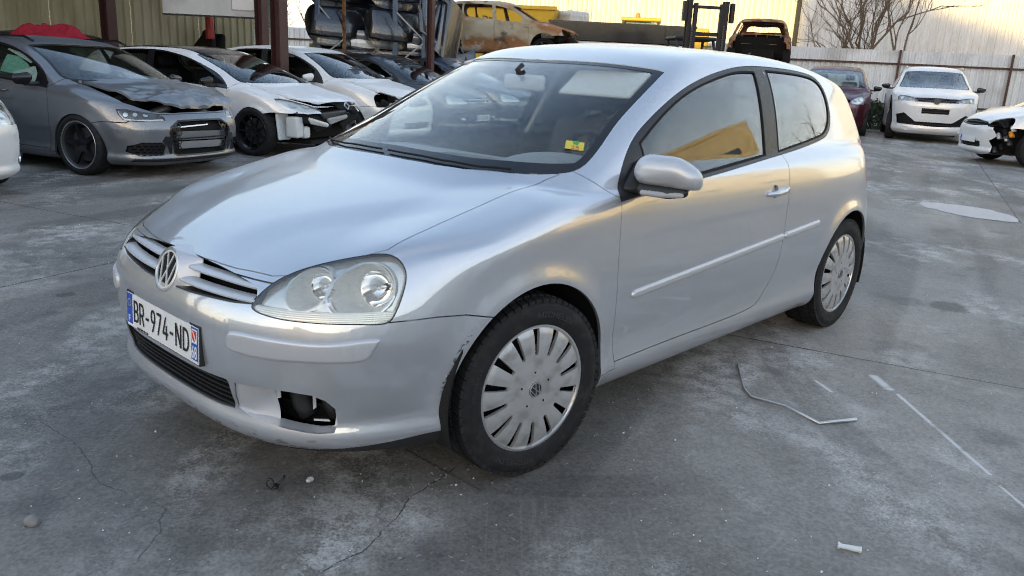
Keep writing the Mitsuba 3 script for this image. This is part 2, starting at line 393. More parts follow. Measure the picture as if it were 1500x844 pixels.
def streaky(lo, hi, stain, k=1.):
    def f(p, n, uv):
        s, t = yard_st(p)
        a = fbm(s*2.5, t*2.5, p.z*.35, 4); b = fbm(s*1.1+7, t*1.1, p.z*.8+3, 3)
        v = mix(lo, hi, smoothstep(.3, .7, a)); return mix(v, stain, smoothstep(.52, .75, b)*.6*k)
    return f
plain('cream_sheet', mikit.proc(streaky((.60, .565, .48), (.68, .65, .57), (.48, .44, .36), .6)), .45, 0, .4)
plain('pale_sheet', mikit.proc(streaky((.66, .655, .64), (.74, .735, .72), (.55, .53, .51), .6)), .45, 0, .4)
plain('fence_sheet', mikit.proc(streaky((.54, .565, .59), (.66, .69, .71), (.31, .30, .28), .9)), .5, 0, .4)
plain('shed_sheet', mikit.proc(streaky((.36, .32, .20), (.46, .42, .29), (.22, .19, .11), .9)), .55, 0, .35)
plain('green_sheet', (.40, .52, .44), .5); plain('brown_steel', (.055, .022, .020), .5, .1); plain('dark_steel', (.03, .031, .033), .55, .3)
plain('rack_blue', (.16, .22, .30), .45, .3); plain('mast_black', (.02, .017, .015), .55, .3)
plain('yellow_paint', (.62, .38, .03), .4); plain('beacon_orange', (.75, .22, .03), .3); plain('white_plastic', (.62, .64, .64), .35)
plain('signboard', mikit.proc(streaky((.50, .50, .49), (.62, .62, .61), (.14, .14, .14), 1.)), .5)
plain('red_cloth', (.27, .012, .026), .8, 0, .3); plain('airbag', (.62, .70, .66), .8); plain('airbag_green', (.25, .52, .40), .8)
plain('bark', (.13, .095, .07), .9); plain('leaf', (.035, .05, .02), .7); plain('pvc_grey', (.35, .35, .35), .5); plain('aluminium', (.6, .6, .6), .3, .9)
plain('fire_red', (.30, .012, .012), .35); plain('house_cream', (.62, .50, .33), .7); plain('roof_tile', (.30, .11, .06), .8); plain('shutter', (.16, .17, .18), .5); plain('concrete_wall', (.40, .39, .37), .8)


def seg_d(x, y, a, b):
    dx, dy = b[0]-a[0], b[1]-a[1]; L = dx*dx+dy*dy
    t = dr.clip(((x-a[0])*dx+(y-a[1])*dy)/L, 0, 1)
    return dr.sqrt(dr.square(x-a[0]-t*dx)+dr.square(y-a[1]-t*dy))
# ------------------------------------------------------------------ the silver hatchback: outer skin
plan = Plan2D([(.874,0),(.872,.2),(.848,.4),(.787,.565),(.69,.68),(.55,.765),(.35,.832),(.1,.864),(-.3,.870),(-.9,.870),(-1.6,.873),(-2.3,.878),(-2.6,.874),(-2.85,.85),(-3.05,.795),(-3.2,.69),(-3.29,.5),(-3.322,.25),(-3.328,0)])
pf = prof([(.14,-.16),(.185,-.10),(.215,-.05),(.245,-.018),(.275,-.018),(.31,-.032),(.36,-.018),(.45,-.004),(.55,0),(.62,-.012),(.70,-.045),(.76,-.085),(.85,-.16),(1.,-.3)])
ps = prof([(.15,-.10),(.19,-.05),(.225,-.025),(.27,-.012),(.31,-.019),(.37,-.022),(.45,-.012),(.53,-.003),(.62,0),(.72,-.004),(.82,-.010),(.90,-.020),(.96,-.036),(1.02,-.075)])
pr = prof([(.15,-.14),(.25,-.05),(.35,-.01),(.5,0),(.62,-.01),(.75,-.045),(.9,-.085),(1.,-.12),(1.1,-.16)])
hood = prof([(.95,.60),(.84,.69),(.777,.737),(.70,.782),(.55,.840),(.40,.880),(.2,.925),(0.,.965),(-.2,.995),(-.6,1.005),(-1.5,1.012),(-2.4,1.04),(-3.4,1.04)])
crown = prof([(.9,.12),(.7,.12),(.4,.115),(0.,.10),(-.4,.07),(-1,.02),(-3,.02)])
gside = prof([(.9,.826),(.97,.805),(1.1,.760),(1.2,.722),(1.3,.677),(1.38,.632),(1.5,.545)])
gplan = prof([(0,-.03),(-.4,-.008),(-.9,0),(-1.5,.004),(-2.1,-.012),(-2.6,-.05),(-3.,-.11),(-3.3,-.18)])
wsx = prof([(.9,.20),(1.0,-.005),(1.1,-.225),(1.2,-.445),(1.3,-.675),(1.4,-.93),(1.5,-1.22)])
roofp = prof([(-.5,1.335),(-.9,1.425),(-1.2,1.466),(-1.5,1.487),(-1.9,1.488),(-2.4,1.462),(-2.8,1.409),(-3.2,1.335)])
bkx = prof([(.9,-3.34),(1.05,-3.28),(1.2,-3.17),(1.3,-3.09),(1.37,-3.045),(1.5,-2.98)])
def F(P):
    x, y, z = P[:, 0], P[:, 1], P[:, 2]; a = np.sqrt(y*y+1e-6)
    wf = sstep(.15, .72, x); wr = sstep(-2.7, -3.15, x)
    off = pf(z)*wf + ps(z)*(1-wf-wr) + pr(z)*wr
    for xc in (0, -2.578):
        r = np.hypot(x-xc, z-.312)
        off = off + (.012*np.exp(-((r-.365)/.05)**2))*sstep(.1, .2, z)
    band = plan(x, y) - off
    cr = crown(x)
    ridge = .010*sstep(.10, -.10, (a-(.62-.42*sstep(-.1, .78, x))))*sstep(-.3, .2, x)
    top = z - (hood(x) - cr*a**2*(1+.5*a**2) + ridge-.004 + .028*sstep(.45, .72, a)*sstep(.66, .42, x)*sstep(-.4, -.05, x))
    top = top/np.sqrt(1+.25*sstep(.3, .7, x)+(cr*a*2)**2)
    L = smax(band, top, .105-.005*sstep(.3, .7, x)-.04*sstep(-.1, -.6, x))
    L = smax(L, .17-z, .05)
    gs = (a - gside(z) - gplan(x))*.90
    ws = (x - (wsx(z) - .30*a**2 - .62*a**4))*.42
    rf = z - (roofp(x) - .085*a**2 - .10*a**4)
    bk = (bkx(z) + .18*a**2 - x)*.93
    G = smax(smax(ws, rf, .05), smax(gs, bk, .12), .095)
    G = smax(G, .8-z, .02)
    return smin(L, G, .025+.02*sstep(-.4, -.7, x))
LO, HI = (-3.511, -1.007, .093), (1.0, 1.007, 1.6)
WB = 2.578
def ypr(poly, side, a=.25, b=1.3): return prism(poly, a, b, 'y') if side > 0 else prism(poly, -b, -a, 'y')
def mir(P): return [(p[0], -p[1], p[2]) for p in P]
def cyl_y(cx, cz, R, y0, y1, n=96): return prism(Point(cx, cz).buffer(R, n//4), y0, y1, 'y')

HEADLAMP = [(.803,.456,.648),(.789,.455,.672),(.745,.470,.712),(.671,.508,.751),(.574,.575,.782),(.50,.630,.795),(.471,.658,.797),(.453,.690,.788),(.452,.720,.770),(.461,.742,.745),(.496,.760,.685),(.520,.761,.643),(.540,.757,.624),(.610,.722,.623),(.685,.666,.625),(.745,.595,.626),(.782,.537,.631)]
def smooth3(P, n=5):
    P = np.array(P, float); Q = np.vstack([P, P[:1]]); t = np.r_[0, np.cumsum(np.linalg.norm(np.diff(Q, axis=0), axis=1)**.6)]
    return [tuple(q) for q in CubicSpline(t, Q, bc_type='periodic')(np.linspace(0, t[-1], n*len(P)+1))[:-1]]
HEADLAMP = smooth3(HEADLAMP)
HD = (.66, .60, .45)
GRILLE = [(0,.7305),(.125,.727),(.21,.722),(.306,.714),(.38,.706),(.435,.696),(.456,.675),(.458,.655),(.38,.6465),(.314,.643),(.16,.634),(0,.629)]
HOODXY = [(.783,0),(.782,.125),(.772,.22),(.760,.306),(.742,.39),(.729,.448),(.703,.497),(.673,.522),(.576,.589),(.50,.644),(.468,.664),(.44,.665),(.28,.665),(.10,.664),(-.05,.661),(-.15,.664),(-.215,.672),(-.255,.683),(-.270,.688),(-.276,.686),(-.262,.673),(-.20,.625),(-.147,.562),(-.063,.416),(-.030,.30),(-.013,.15),(-.010,0)]
WS_ = [(-.010,0),(-.013,.15),(-.030,.30),(-.063,.416),(-.147,.562),(-.205,.628),(-.262,.675),(-.305,.701),(-.350,.713),(-.400,.712),(-.50,.692),(-.613,.664),(-.83,.628),(-1.02,.594,1),(-.972,.474),(-.925,.268),(-.905,.1),(-.902,0)]
WS_ = WS_[1:-1]
WSXY = [tuple(p) for p in curve([(-.902,-.02,1)]*0+[(-.010,0,1)]+WS_+[(-.902,0,1)], 5)]
DLO = [(-.425,.903,1),(-.60,.922),(-1.0,.951),(-1.62,.997),(-1.95,1.021),(-2.30,1.055),(-2.44,1.085),(-2.515,1.138),(-2.553,1.21),(-2.557,1.28),(-2.53,1.335),(-2.47,1.372),(-2.38,1.389),(-2.195,1.402),(-1.85,1.410),(-1.60,1.402),(-1.357,1.371),(-1.038,1.297),(-.756,1.181),(-.623,1.107),(-.511,1.012)]
DGLASS = [(-.655,.946,1),(-1.0,.968),(-1.618,1.013,1),(-1.668,1.19),(-1.722,1.383,1),(-1.55,1.378),(-1.357,1.350),(-1.038,1.275),(-.80,1.176),(-.655,1.098,1)]
QGLASS = [(-1.758,1.022,1),(-1.95,1.040),(-2.28,1.072),(-2.41,1.098),(-2.49,1.15),(-2.530,1.22),(-2.533,1.28),(-2.505,1.33),(-2.45,1.358),(-2.38,1.371),(-2.195,1.384),(-1.857,1.392,1),(-1.815,1.22)]
DOOR = [(-.436,.919),(-.420,.80),(-.416,.651),(-.425,.52),(-.442,.40),(-.463,.292),(-.95,.297),(-1.52,.305),(-1.60,.322),(-1.66,.365),(-1.714,.43),(-1.742,.55),(-1.755,.683),(-1.764,.80),(-1.775,.93),(-1.780,1.04),(-1.62,1.03),(-1.0,.985),(-.46,.935)]
DOOR = curve([(x, z, 1) if i in (0, 5, 15, 18) else (x, z) for i, (x, z) in enumerate(DOOR)], 6)
dlo_p, dg_p, qg_p = Polygon(curve(DLO, 8)), Polygon(curve(DGLASS, 8)), Polygon(curve(QGLASS, 8))
BUMP = [(1.3,.0),(1.3,.71),(.70,.71),(.62,.65),(.58,.624),(.545,.6235),(.50,.6245),(.404,.627),(.31,.6225),(.22,.604),(0,.45),(.30,0)]

WHEELS = {}
def wheel(name, parent, x, y, rz, out=1, style='cap', R=.3175, w=.205, rim=.2105, M0=None, tread=False, z0=None, mats=('rubber', 'hubcap_paint')):
    "tyre, disc of the wheel and hub; local axis y points outwards"
    if style == 'cap': rim = .2125
    ck = (style, R, w, rim, tread, mats)
    if ck not in WHEELS: WHEELS[ck] = wheel_parts(*ck)
    k = numbered(name, parent)
    M = mat((x, y, R-.004 if z0 is None else z0), rz if out > 0 else math.pi+rz)
    if M0 is not None: M = M0 @ M
    for nm, d in WHEELS[ck]: scene[numbered(nm, k)] = {**d, 'to_world': T4(M)}
    return k
def wheel_parts(style, R, w, rim, tread, mats):
    got = []
    def obj(nm, m, bs, k, sm, M): got.append((nm, mikit.ply(trimesh.Trimesh(*arr(m)) if sm is not False else m, bs, sm)))
    k = M = None
    h = w/2
    pr_ = [(rim+.004, -h*.72), (rim+.008, -h*.90), (rim+.03, -h*1.01), (R-.05, -h*1.04), (R-.018, -h*.93), (R-.004, -h*.78), (R-.001, -h*.4), (R, 0), (R-.001, h*.4), (R-.004, h*.78), (R-.018, h*.93), (R-.05, h*1.04), (rim+.03, h*1.01), (rim+.008, h*.90), (rim+.004, h*.72)]
    core = [(r-(.009 if tread and abs(q) < h*.93 and r > R-.02 else 0), q) for r, q in pr_]
    t = np.r_[0, np.cumsum(np.linalg.norm(np.diff(np.array(core), axis=0), axis=1))]
    cc = PchipInterpolator(t, np.array(core))(np.linspace(0, t[-1], 60))
    ms = [lathe(cc, 80)]
    if tread:
        n = 62
        for i in range(n):
            a = 2*math.pi*i/n
            for (q0, q1, sh, rr) in ((-.96, -.60, .5, -.006), (-.54, -.06, 0, 0), (.06, .54, .25, 0), (.60, .96, .75, -.006)):
                b = trimesh.creation.box((R*2*math.pi/n*.80, (q1-q0)*h, .014)); b.vertices[:, 0] += np.sign(q0+q1)*b.vertices[:, 1]*.25
                b.apply_translation((0, (q0+q1)/2*h, R-.0075+rr)); b.apply_transform(trimesh.transformations.rotation_matrix(a+sh*2*math.pi/n, [0, 1, 0])); ms.append(b)
    obj('tyre', cat(*ms), mats[0], k, 35, M)
    if tread:
        for word, a0, hh in (('MICHELIN', .25, .020), ('MICHELIN', .25+math.pi, .020), ('ALPIN', .25+math.pi/2*1.05, .013), ('205/55 R16', .25-math.pi/2, .012)):
            t_ = meshkit.text_mesh(word, hh, .0022, True); v = np.array(t_.vertices); v[:, 0] -= v[:, 0].mean(); rr = (R+rim)/2-.004-hh/2+v[:, 1]; an = math.pi/2+a0+v[:, 0]*1.25/((R+rim)/2); yb_ = h*1.035+.0015*0
            t2 = trimesh.Trimesh(np.c_[rr*np.cos(an), yb_-.0012+v[:, 2], rr*np.sin(an)], t_.faces, process=False); got.append(('sidewall_lettering', mikit.ply(t2, 'rubber_letter', False)))
    if style == 'cap':
        n = 14; yb = h*.93
        dome = lambda r: yb-.010+.022*math.sqrt(max(0, 1-(r/(rim+.012))**2))-.010*math.exp(-(r/.045)**2)*0
        disc = Point(0, 0).buffer(rim+.007, 40)
        for i in range(n):
            a = 2*math.pi*(i+.5)/n; c_, s_ = math.cos(a), math.sin(a)
            r0, r1 = (.122, rim-.006)
            sl = LineString([(r0+.006, 0), (r1-.012, .0)]).buffer(.0066).union(Polygon([(r0+.01, -.0064), (r0+.01, .0064), (r1+.004, .0128), (r1+.004, -.0128)])).buffer(.003).buffer(-.002)
            disc = disc.difference(affinity.rotate(sl, math.degrees(a), origin=(0, 0)))
        m = trimesh.Trimesh(*arr(prism(disc, 0, .006, 'z').refine_to_length(.006)))
        v = m.vertices; r = np.hypot(v[:, 0], v[:, 1]); bl = (v[:, 2] > .003)
        ang = np.arctan2(v[:, 1], v[:, 0]); ph = np.abs(((ang*n/(2*math.pi)) % 1)-.5)*2     # 0 slot edge .. 1
        v[:, 2] = np.array([dome(q) for q in r])-np.where(bl, 0, .010)+np.where(bl, .0055*np.sqrt(np.clip(ph, 0, 1))*np.clip((r-.105)/.05, 0, 1)*np.clip((rim+.004-r)/.02, 0, 1), 0)
        v[:, [1, 2]] = v[:, [2, 1]]; m.invert(); m.vertices = v
        obj('hubcap', m, mats[1], k, 32, M)
        obj('rim', lathe([(rim-.01, -h*.7), (rim-.012, h*.45), (rim-.05, h*.42), (.05, h*.38), (.0, h*.38)], 48), 'matte_black', k, 30, M)
        obj('trim_ring', lathe([(rim-.002, yb-.010), (rim+.004, yb+.002), (rim+.011, yb+.002), (rim+.013, yb-.010)], 64), 'satin_chrome', k, 30, M)
        g = dome(0)
        obj('hub_badge', cat(lathe([(.0, g+.002), (.026, g+.002), (.028, g-.004)], 32)), 'trim_dark', k, 30, M)
        em = extr(vw_shape(.026), .003); em.apply_transform([[1, 0, 0, 0], [0, 0, 1, g+.0015], [0, 1, 0, 0], [0, 0, 0, 1]]); em.invert(); em.apply_transform(trimesh.transformations.rotation_matrix(.5, [0, 1, 0]))
        obj('hub_emblem', em, 'satin_chrome', k, False, M)
        for i in range(5):
            a = 2*math.pi*(i+.2)/5; hol = trimesh.creation.cylinder(.004, .004, sections=10); hol.apply_transform(trimesh.transformations.rotation_matrix(math.pi/2, [1, 0, 0])); hol.apply_translation((.062*math.cos(a), dome(.062)-.001, .062*math.sin(a))); obj('bolt_hole', hol, 'matte_black', k, 30, M)
    else:
        n, wid, twist, col = style
        yb = h*.55
        sp = Point(0, 0).buffer(.07)
        for i in range(n):
            a = 360*i/n
            s1 = Polygon([(0, -wid), (rim-.01, -wid*.8+twist), (rim-.01, wid*.8+twist), (0, wid)])
            sp = sp.union(affinity.rotate(s1, a, origin=(0, 0)))
        sp = sp.buffer(.006).buffer(-.006)
        m = trimesh.Trimesh(*arr(prism(sp, 0, .03, 'z').refine_to_length(.03))); v = m.vertices; r = np.hypot(v[:, 0], v[:, 1]); v[:, 2] += yb-.03+.02*(r/rim)**2-.02*np.exp(-(r/.06)**2)
        v[:, [1, 2]] = v[:, [2, 1]]; m.vertices = v; m.invert()
        obj('spokes', m, col, k, 30, M)
        if n == 5 and col == 'gloss_black': obj('rim_edge', lathe([(rim-.004, h*.88), (rim+.006, h*.93), (rim+.012, h*.87)], 56), 'satin_chrome', k, 30, M)
        obj('rim', lathe([(rim-.02, -h*.7), (rim-.025, h*.3), (rim-.022, h*.75), (rim+.004, h*.90), (rim+.012, h*.84), (rim+.004, h*.7)], 48), col if style[0] != 5 else 'dark_metal', k, 30, M)
        obj('brake_disc', lathe([(.0, h*.05), (rim*.72, h*.05), (rim*.72, -h*.05), (0, -h*.05)], 40), 'dark_metal', k, 30, M)
    return got
def vw_shape(R):
    "ring with the V above the W"
    t = R*.115
    ring = Point(0, 0).buffer(R, 24).difference(Point(0, 0).buffer(R-t*.8, 24)); inner = Point(0, 0).buffer(R-t*.4, 24)
    s = R
    v = LineString([(-.36*s, .90*s), (0, .06*s), (.36*s, .90*s)]).buffer(t*.44, cap_style='flat', join_style='mitre')
    w = LineString([(-.78*s, .55*s), (-.36*s, -.78*s), (0, -.02*s), (.36*s, -.78*s), (.78*s, .55*s)]).buffer(t*.44, cap_style='flat', join_style='mitre', mitre_limit=3)
    gap = sbox(-s, .01*s, s, .065*s)
    return ring.union(v.union(w.difference(gap) if False else w).intersection(inner))

def build_hatchback():
    car = thing('hatchback', 'silver three-door hatchback with plate BR-974-ND, parked on the cracked concrete in the foreground', 'car')
    S = Skin(F, LO, HI, .0255, 1)
    shell = S.shell
    shell.num_tri()
    for xc in (0, -WB):
        for y0, y1 in ((.42, 1.2), (-1.2, -.42)): shell = shell - cyl_y(xc, .312, .365, y0, y1)
        shell.num_tri()
        shell = shell - prism(sbox(xc-.365, 0, xc+.365, .312), .42, 1.2, 'y') - prism(sbox(xc-.365, 0, xc+.365, .312), -1.2, -.42, 'y')
        shell.num_tri()
    hl, hlp = dprism(HEADLAMP, HD, -.30, .12); hlr, hlpr = dprism(mir(HEADLAMP), (HD[0], -HD[1], HD[2]), -.30, .12)
    gpoly = Polygon(GRILLE+[(-a, b) for a, b in GRILLE[::-1]]).buffer(0); grl = prism(gpoly, .60, 1.0, 'x')
    hxy = Polygon(HOODXY+[(a, -b) for a, b in HOODXY[::-1]]).buffer(0); wxy = Polygon(WSXY+[(a, -b) for a, b in WSXY[::-1]]).buffer(0)
    G = .0036
    def gap(p, g=G): return p.buffer(g).difference(p.buffer(-g))
    hoodP = prism(hxy, .62, 1.3, 'z'); cowl = prism(Polygon([(-.03, -.69), (-.03, .69), (-.5, .72), (-1.06, .60), (-1.06, -.60), (-.5, -.72)]), .9, 1.6, 'z')
    hole = hl+hlr+grl
    wsP = prism(wxy, .94, 1.6, 'z')
    base_strip = prism(wxy, .94, 1.6, 'z')
    # hood
    hoodI = prism(hxy.buffer(-G), .62, 1.3, 'z')
    S.solid_part('hood', (shell ^ hoodI)-hole, 'paint_silver', car)
    rest = shell-hoodP-hole-base_strip
    rest.num_tri()
    # front bumper
    bp = Polygon(BUMP); bumper = (rest ^ prism(bp, -1.3, 1.3, 'y'))
    rest = rest-prism(bp.buffer(.004), -1.3, 1.3, 'y')
    rest.num_tri()
    lowg = Polygon([(0, .298), (.30, .303), (.372, .308), (.376, .330), (.374, .398), (.366, .408), (.2, .402), (0, .398), (-.2, .402), (-.366, .408), (-.374, .398), (-.376, .330), (-.372, .308), (-.30, .303)])
    lgP = prism(lowg, .6, 1.0, 'x')
    FOG = [(.829,.392,.318),(.836,.392,.355),(.833,.396,.405),(.797,.532,.416),(.762,.590,.415),(.726,.636,.409),(.695,.662,.392),(.674,.678,.365),(.660,.672,.31),(.664,.664,.285),(.70,.630,.281),(.784,.522,.292),(.815,.44,.302)]
    fd = (.75, .66, 0); fogs = []
    for sgn in (1, -1):
        P3 = FOG if sgn > 0 else mir(FOG); d = (fd[0], fd[1]*sgn, 0)
        fp, info = dprism(P3, d, -.2, .12); poly, c, e1, e2, dd = info
        fogs.append((fp, info, sgn))
    lipP = prism(Polygon([(-.2, 0), (1.2, 0), (1.2, .214), (.70, .222), (.50, .245), (.30, .268), (-.2, .27)]), -1.3, 1.3, 'y')
    for fp, _, _ in fogs: bumper = bumper-fp
    S.solid_part('front_bumper', bumper-lgP-lipP, 'paint_bumper', car)
    S.solid_part('lower_lip', (bumper-lgP) ^ lipP, 'black_plastic', car)
    offs = {}
    def off_solid(o):                    # everything inside the skin pulled in by o, front half of the car
        if o not in offs:
            m = MF(S.V-S.N*o, S.T); offs[o] = (m ^ bx_m(.15, 1.2, -1.2, 1.2, .1, 1.1)) if o > 0 else m
            offs[o].num_tri()
        return offs[o]
    s04, s45, s48 = off_solid(.003), off_solid(.050), off_solid(.055)
    for fp, (poly, c, e1, e2, dd), sgn in fogs:
        wall = dprism2(poly.buffer(.004).difference(poly), c, e1, e2, dd, -.2, .12) ^ (s04-s48)
        V_, T_ = arr(wall)
        k = obj('fog_lamp_recess', wall, 'silver_plastic', car, 30)
        ctr = np.array([.745, .600*sgn, .345]); u = (ctr-c)@e1
        hole2 = Polygon([(u-.085, -.052), (u-.10, .03), (u-.086, .052), (u+.03, .058), (u+.09, .045), (u+.105, .0), (u+.095, -.042), (u+.0, -.062)]) if sgn > 0 else Polygon([(u-.105, 0), (u-.09, .045), (u-.03, .058), (u+.086, .052), (u+.10, .03), (u+.085, -.052), (u, -.062), (u-.095, -.042)])
        hole2 = affinity.translate(hole2, 0, .345-c[2])
        V_, T_, N_ = S.sheet(S.shell ^ dprism2(poly.buffer(.002).difference(hole2.buffer(.012).buffer(-.008)), c, e1, e2, dd, -.2, .12))
        V_ = V_-N_*(.008+.040*sstep(.395, .50, np.abs(V_[:, 1])))[:, None]
        scene[numbered('fog_lamp_floor', k)] = raw_ply(V_, T_, np.array(trimesh.Trimesh(V_, T_, process=False).vertex_normals), 'silver_plastic')
        bk = dprism2(hole2.buffer(.03), c, e1, e2, dd, -.2, .12) ^ (off_solid(.14)-off_solid(.15))
        obj('cavity', bk, 'matte_black', k, 30)
        if sgn > 0:
            n3 = np.array(dd)
            for (du, z0, w_, h_) in ((-.082, .03, .018, .035), (.028, .012, .010, .055), (.05, -.048, .05, .007)):
                p = c+e1*(u+du)+e2*(.345-c[2]+z0)-n3*.048
                b = extr(Polygon([(-w_/2, -h_/2), (w_/2, -h_/2*.7), (w_/2*.8, h_/2), (-w_/2, h_/2*.8)]), .004); M = np.eye(4); M[:3, 0], M[:3, 1], M[:3, 2], M[:3, 3] = e1, e2, n3, p
                obj('broken_bracket', move(b, M), 'silver_plastic', k, False)
            for (du, r_, w_) in ((-.02, .035, .05), (.065, .026, .03)):
                p = c+e1*(u+du)-n3*.095+e2*(.345-c[2])
                obj('hose', tube([p-e2*.05+e1*.02, p-e2*.015, p+e2*.02-e1*.01, p+e2*.06], r_, 10), 'black_plastic', k, True)
    # lower grille: backing and slats
    lg = numbered('lower_grille', car)
    obj('backing', prism(lowg.buffer(.02), .6, 1., 'x') ^ (off_solid(.085)-off_solid(.09)), 'matte_black', lg, 30)
    obj('frame', prism(lowg.buffer(.003).difference(lowg.buffer(-.006)), .6, 1., 'x') ^ (off_solid(.004)-off_solid(.022)), 'black_plastic', lg, 30)
    for i in range(5):
        z = .312+.0185*i
        obj('slat', prism(sbox(-.374, z, .374, z+.006), .6, 1, 'x') ^ (off_solid(.010)-off_solid(.030)), 'black_plastic', lg, 30)
    # upper grille
    ug = numbered('grille', car)
    obj('backing', prism(gpoly.buffer(.03), .5, 1., 'x') ^ (off_solid(.085)-off_solid(.092)), 'matte_black', ug, 30)
    obj('surround', prism(gpoly.buffer(.004).difference(gpoly.buffer(-.004)), .6, 1., 'x') ^ (off_solid(.004)-off_solid(.05)), 'black_plastic', ug, 30)
    def skin_x(y, z):
        lo_, hi_ = np.full(len(y), .5), np.full(len(y), 1.0)
        for _ in range(22):
            mid_ = (lo_+hi_)/2; ins_ = F(np.c_[mid_, y, z]) < 0; lo_, hi_ = np.where(ins_, mid_, lo_), np.where(ins_, hi_, mid_)
        return lo_
    for sgn in (1, -1):
        for (za, zb, y0, y1) in ((.6930, .6930, .06, .452), (.6545, .6600, .07, .456)):
            yy = np.linspace(y0, y1, 30); zz = za+(zb-za)*np.linspace(0, 1, 30)**2
            xf = skin_x(yy, zz)-.002
            rows = []
            for dx, dz in ((-.038, .0125), (-.022, .0115), (-.010, .0090), (-.003, .0060), (.0005, .0020), (0, -.0025), (-.004, -.0055), (-.025, -.002), (-.038, .004)): rows.append(np.c_[xf+dx, yy*sgn, zz+dz])
            Vv = np.vstack(rows); nr, nc = len(rows), 30; Tt = []
            for i in range(nr):
                j = (i+1) % nr
                for c_ in range(nc-1): q_ = [i*nc+c_, i*nc+c_+1, j*nc+c_+1, j*nc+c_]; q_ = q_ if sgn > 0 else q_[::-1]; Tt += [[q_[0], q_[2], q_[1]], [q_[0], q_[3], q_[2]]]
            obj('slat', (Vv, np.array(Tt)), 'silver_plastic', ug, 40)
    # emblem housing and emblem
    eh = numbered('emblem', car)
    n3 = np.array([.94, 0, .34]); n3 /= np.linalg.norm(n3); e1 = np.array([0, 1., 0]); e2 = np.cross(n3, e1); E = np.eye(4); E[:3, 0], E[:3, 1], E[:3, 2], E[:3, 3] = e1, e2, n3, (.8395, 0, .671)
    body = m3.Manifold.batch_hull([prism(Point(0, 0).buffer(.074), .0, .004, 'z'), prism(Polygon([(-.115, -.045), (-.10, .06), (0, .085), (.10, .06), (.115, -.045), (0, -.09)]).buffer(.01), -.05, -.045, 'z')])
    body = body-prism(Point(0, 0).buffer(.0655), -.002, .02, 'z')
    obj('housing', move(trimesh.Trimesh(*arr(body)), E), 'silver_plastic', eh, 25)
    obj('disc', move(extr(Point(0, 0).buffer(.065), .002), E @ mat((0, 0, -.0015))), 'matte_black', eh, 30)
    obj('badge', move(extr(vw_shape(.0635), .0035), E @ mat((0, 0, .0012))), 'emblem_silver', eh, False)
    obj('rim', move(lathe([(.0645, .0), (.068, .007), (.073, .006), (.075, .0)], 48, 'z'), E), 'satin_chrome', eh, 30)
    # number plate
    pk = numbered('number_plate', car)
    M = np.eye(4); nn = np.array([1, 0, .045]); nn /= np.linalg.norm(nn); M[:3, 0], M[:3, 1], M[:3, 2], M[:3, 3] = (0, 1, 0), np.cross(nn, (0, 1, 0)), nn, (.876, 0, .4895)
    pl = lambda p, z0, d: move(extr(p, d), M @ mat((0, 0, z0)))
    obj('holder', pl(sbox(-.264, -.062, .264, .058).buffer(.004), -.022, .020), 'black_plastic', pk, False)
    obj('sheet', pl(sbox(-.258, -.0585, .258, .052).buffer(.003), -.0018, .0024), 'plate_white', pk, False)
    obj('blue_band', pl(sbox(-.2595, -.0515, -.218, .0535), .0008, .0012), 'plate_blue', pk, False)
    obj('blue_band', pl(sbox(.218, -.0515, .2595, .0535), .0008, .0012), 'plate_blue', pk, False)
    def txt(s, h, w, cx, cy, bold, m, key):
        t = meshkit.text_mesh(s, h, .0012, bold); b = t.bounds; t.apply_translation((-(b[0, 0]+b[1, 0])/2, -(b[0, 1]+b[1, 1])/2, 0)); t.vertices[:, 0] *= w/(b[1, 0]-b[0, 0]); t.apply_translation((cx, cy, .0022)); obj(key, move(t, M), m, pk, False)
    txt('BR-974-ND', .076, .405, 0., .0, False, 'ink', 'characters'); txt('F', .022, .013, -.239, -.034, True, 'plate_white', 'country_letter'); txt('68', .038, .033, .239, -.026, True, 'plate_white', 'department_number')
    txt('REGAR S.A.S', .0058, .085, -.135, -.0555, True, 'ink', 'dealer_line')
    obj('shield', pl(sbox(.222, .003, .256, .048), .0018, .0008), 'plate_white', pk, False)
    obj('shield_arms', pl(Polygon([(.226, .044), (.252, .044), (.252, .018), (.239, .006), (.226, .018)]), .0024, .0006), 'plate_red', pk, False)
    obj('shield_bend', pl(Polygon([(.228, .042), (.233, .042), (.250, .016), (.246, .012)]), .0029, .0006), 'plate_white', pk, False)
    st = [pl(Point(-.239+.012*math.cos(a), .022+.012*math.sin(a)).buffer(.0018), .0019, .0006) for a in np.arange(12)*math.pi/6]
    obj('stars', cat(*st), 'sticker_yellow', pk, False)
    # head lamps
    for sgn in (1, -1):
        P3 = HEADLAMP if sgn > 0 else mir(HEADLAMP); d = (HD[0], HD[1]*sgn, HD[2]); pr_, (poly, c, e1, e2, dd) = (hl, hlp) if sgn > 0 else (hlr, hlpr)
        k = numbered('headlight', car)
        lens = dprism2(poly.buffer(-.003), c, e1, e2, dd, -.3, .12)
        S.sheet_part('lens', S.shell ^ lens, 'lamp_lens', k, -.001)
        obj('seal', dprism2(poly.buffer(.003).difference(poly.buffer(-.0035)), c, e1, e2, dd, -.3, .12) ^ (off_solid(.001)-off_solid(.07)), 'black_plastic', k, 30)
        bez = dprism2(poly.buffer(.001), c, e1, e2, dd, -.3, .12) ^ (off_solid(.020)-off_solid(.026))
        cups = []
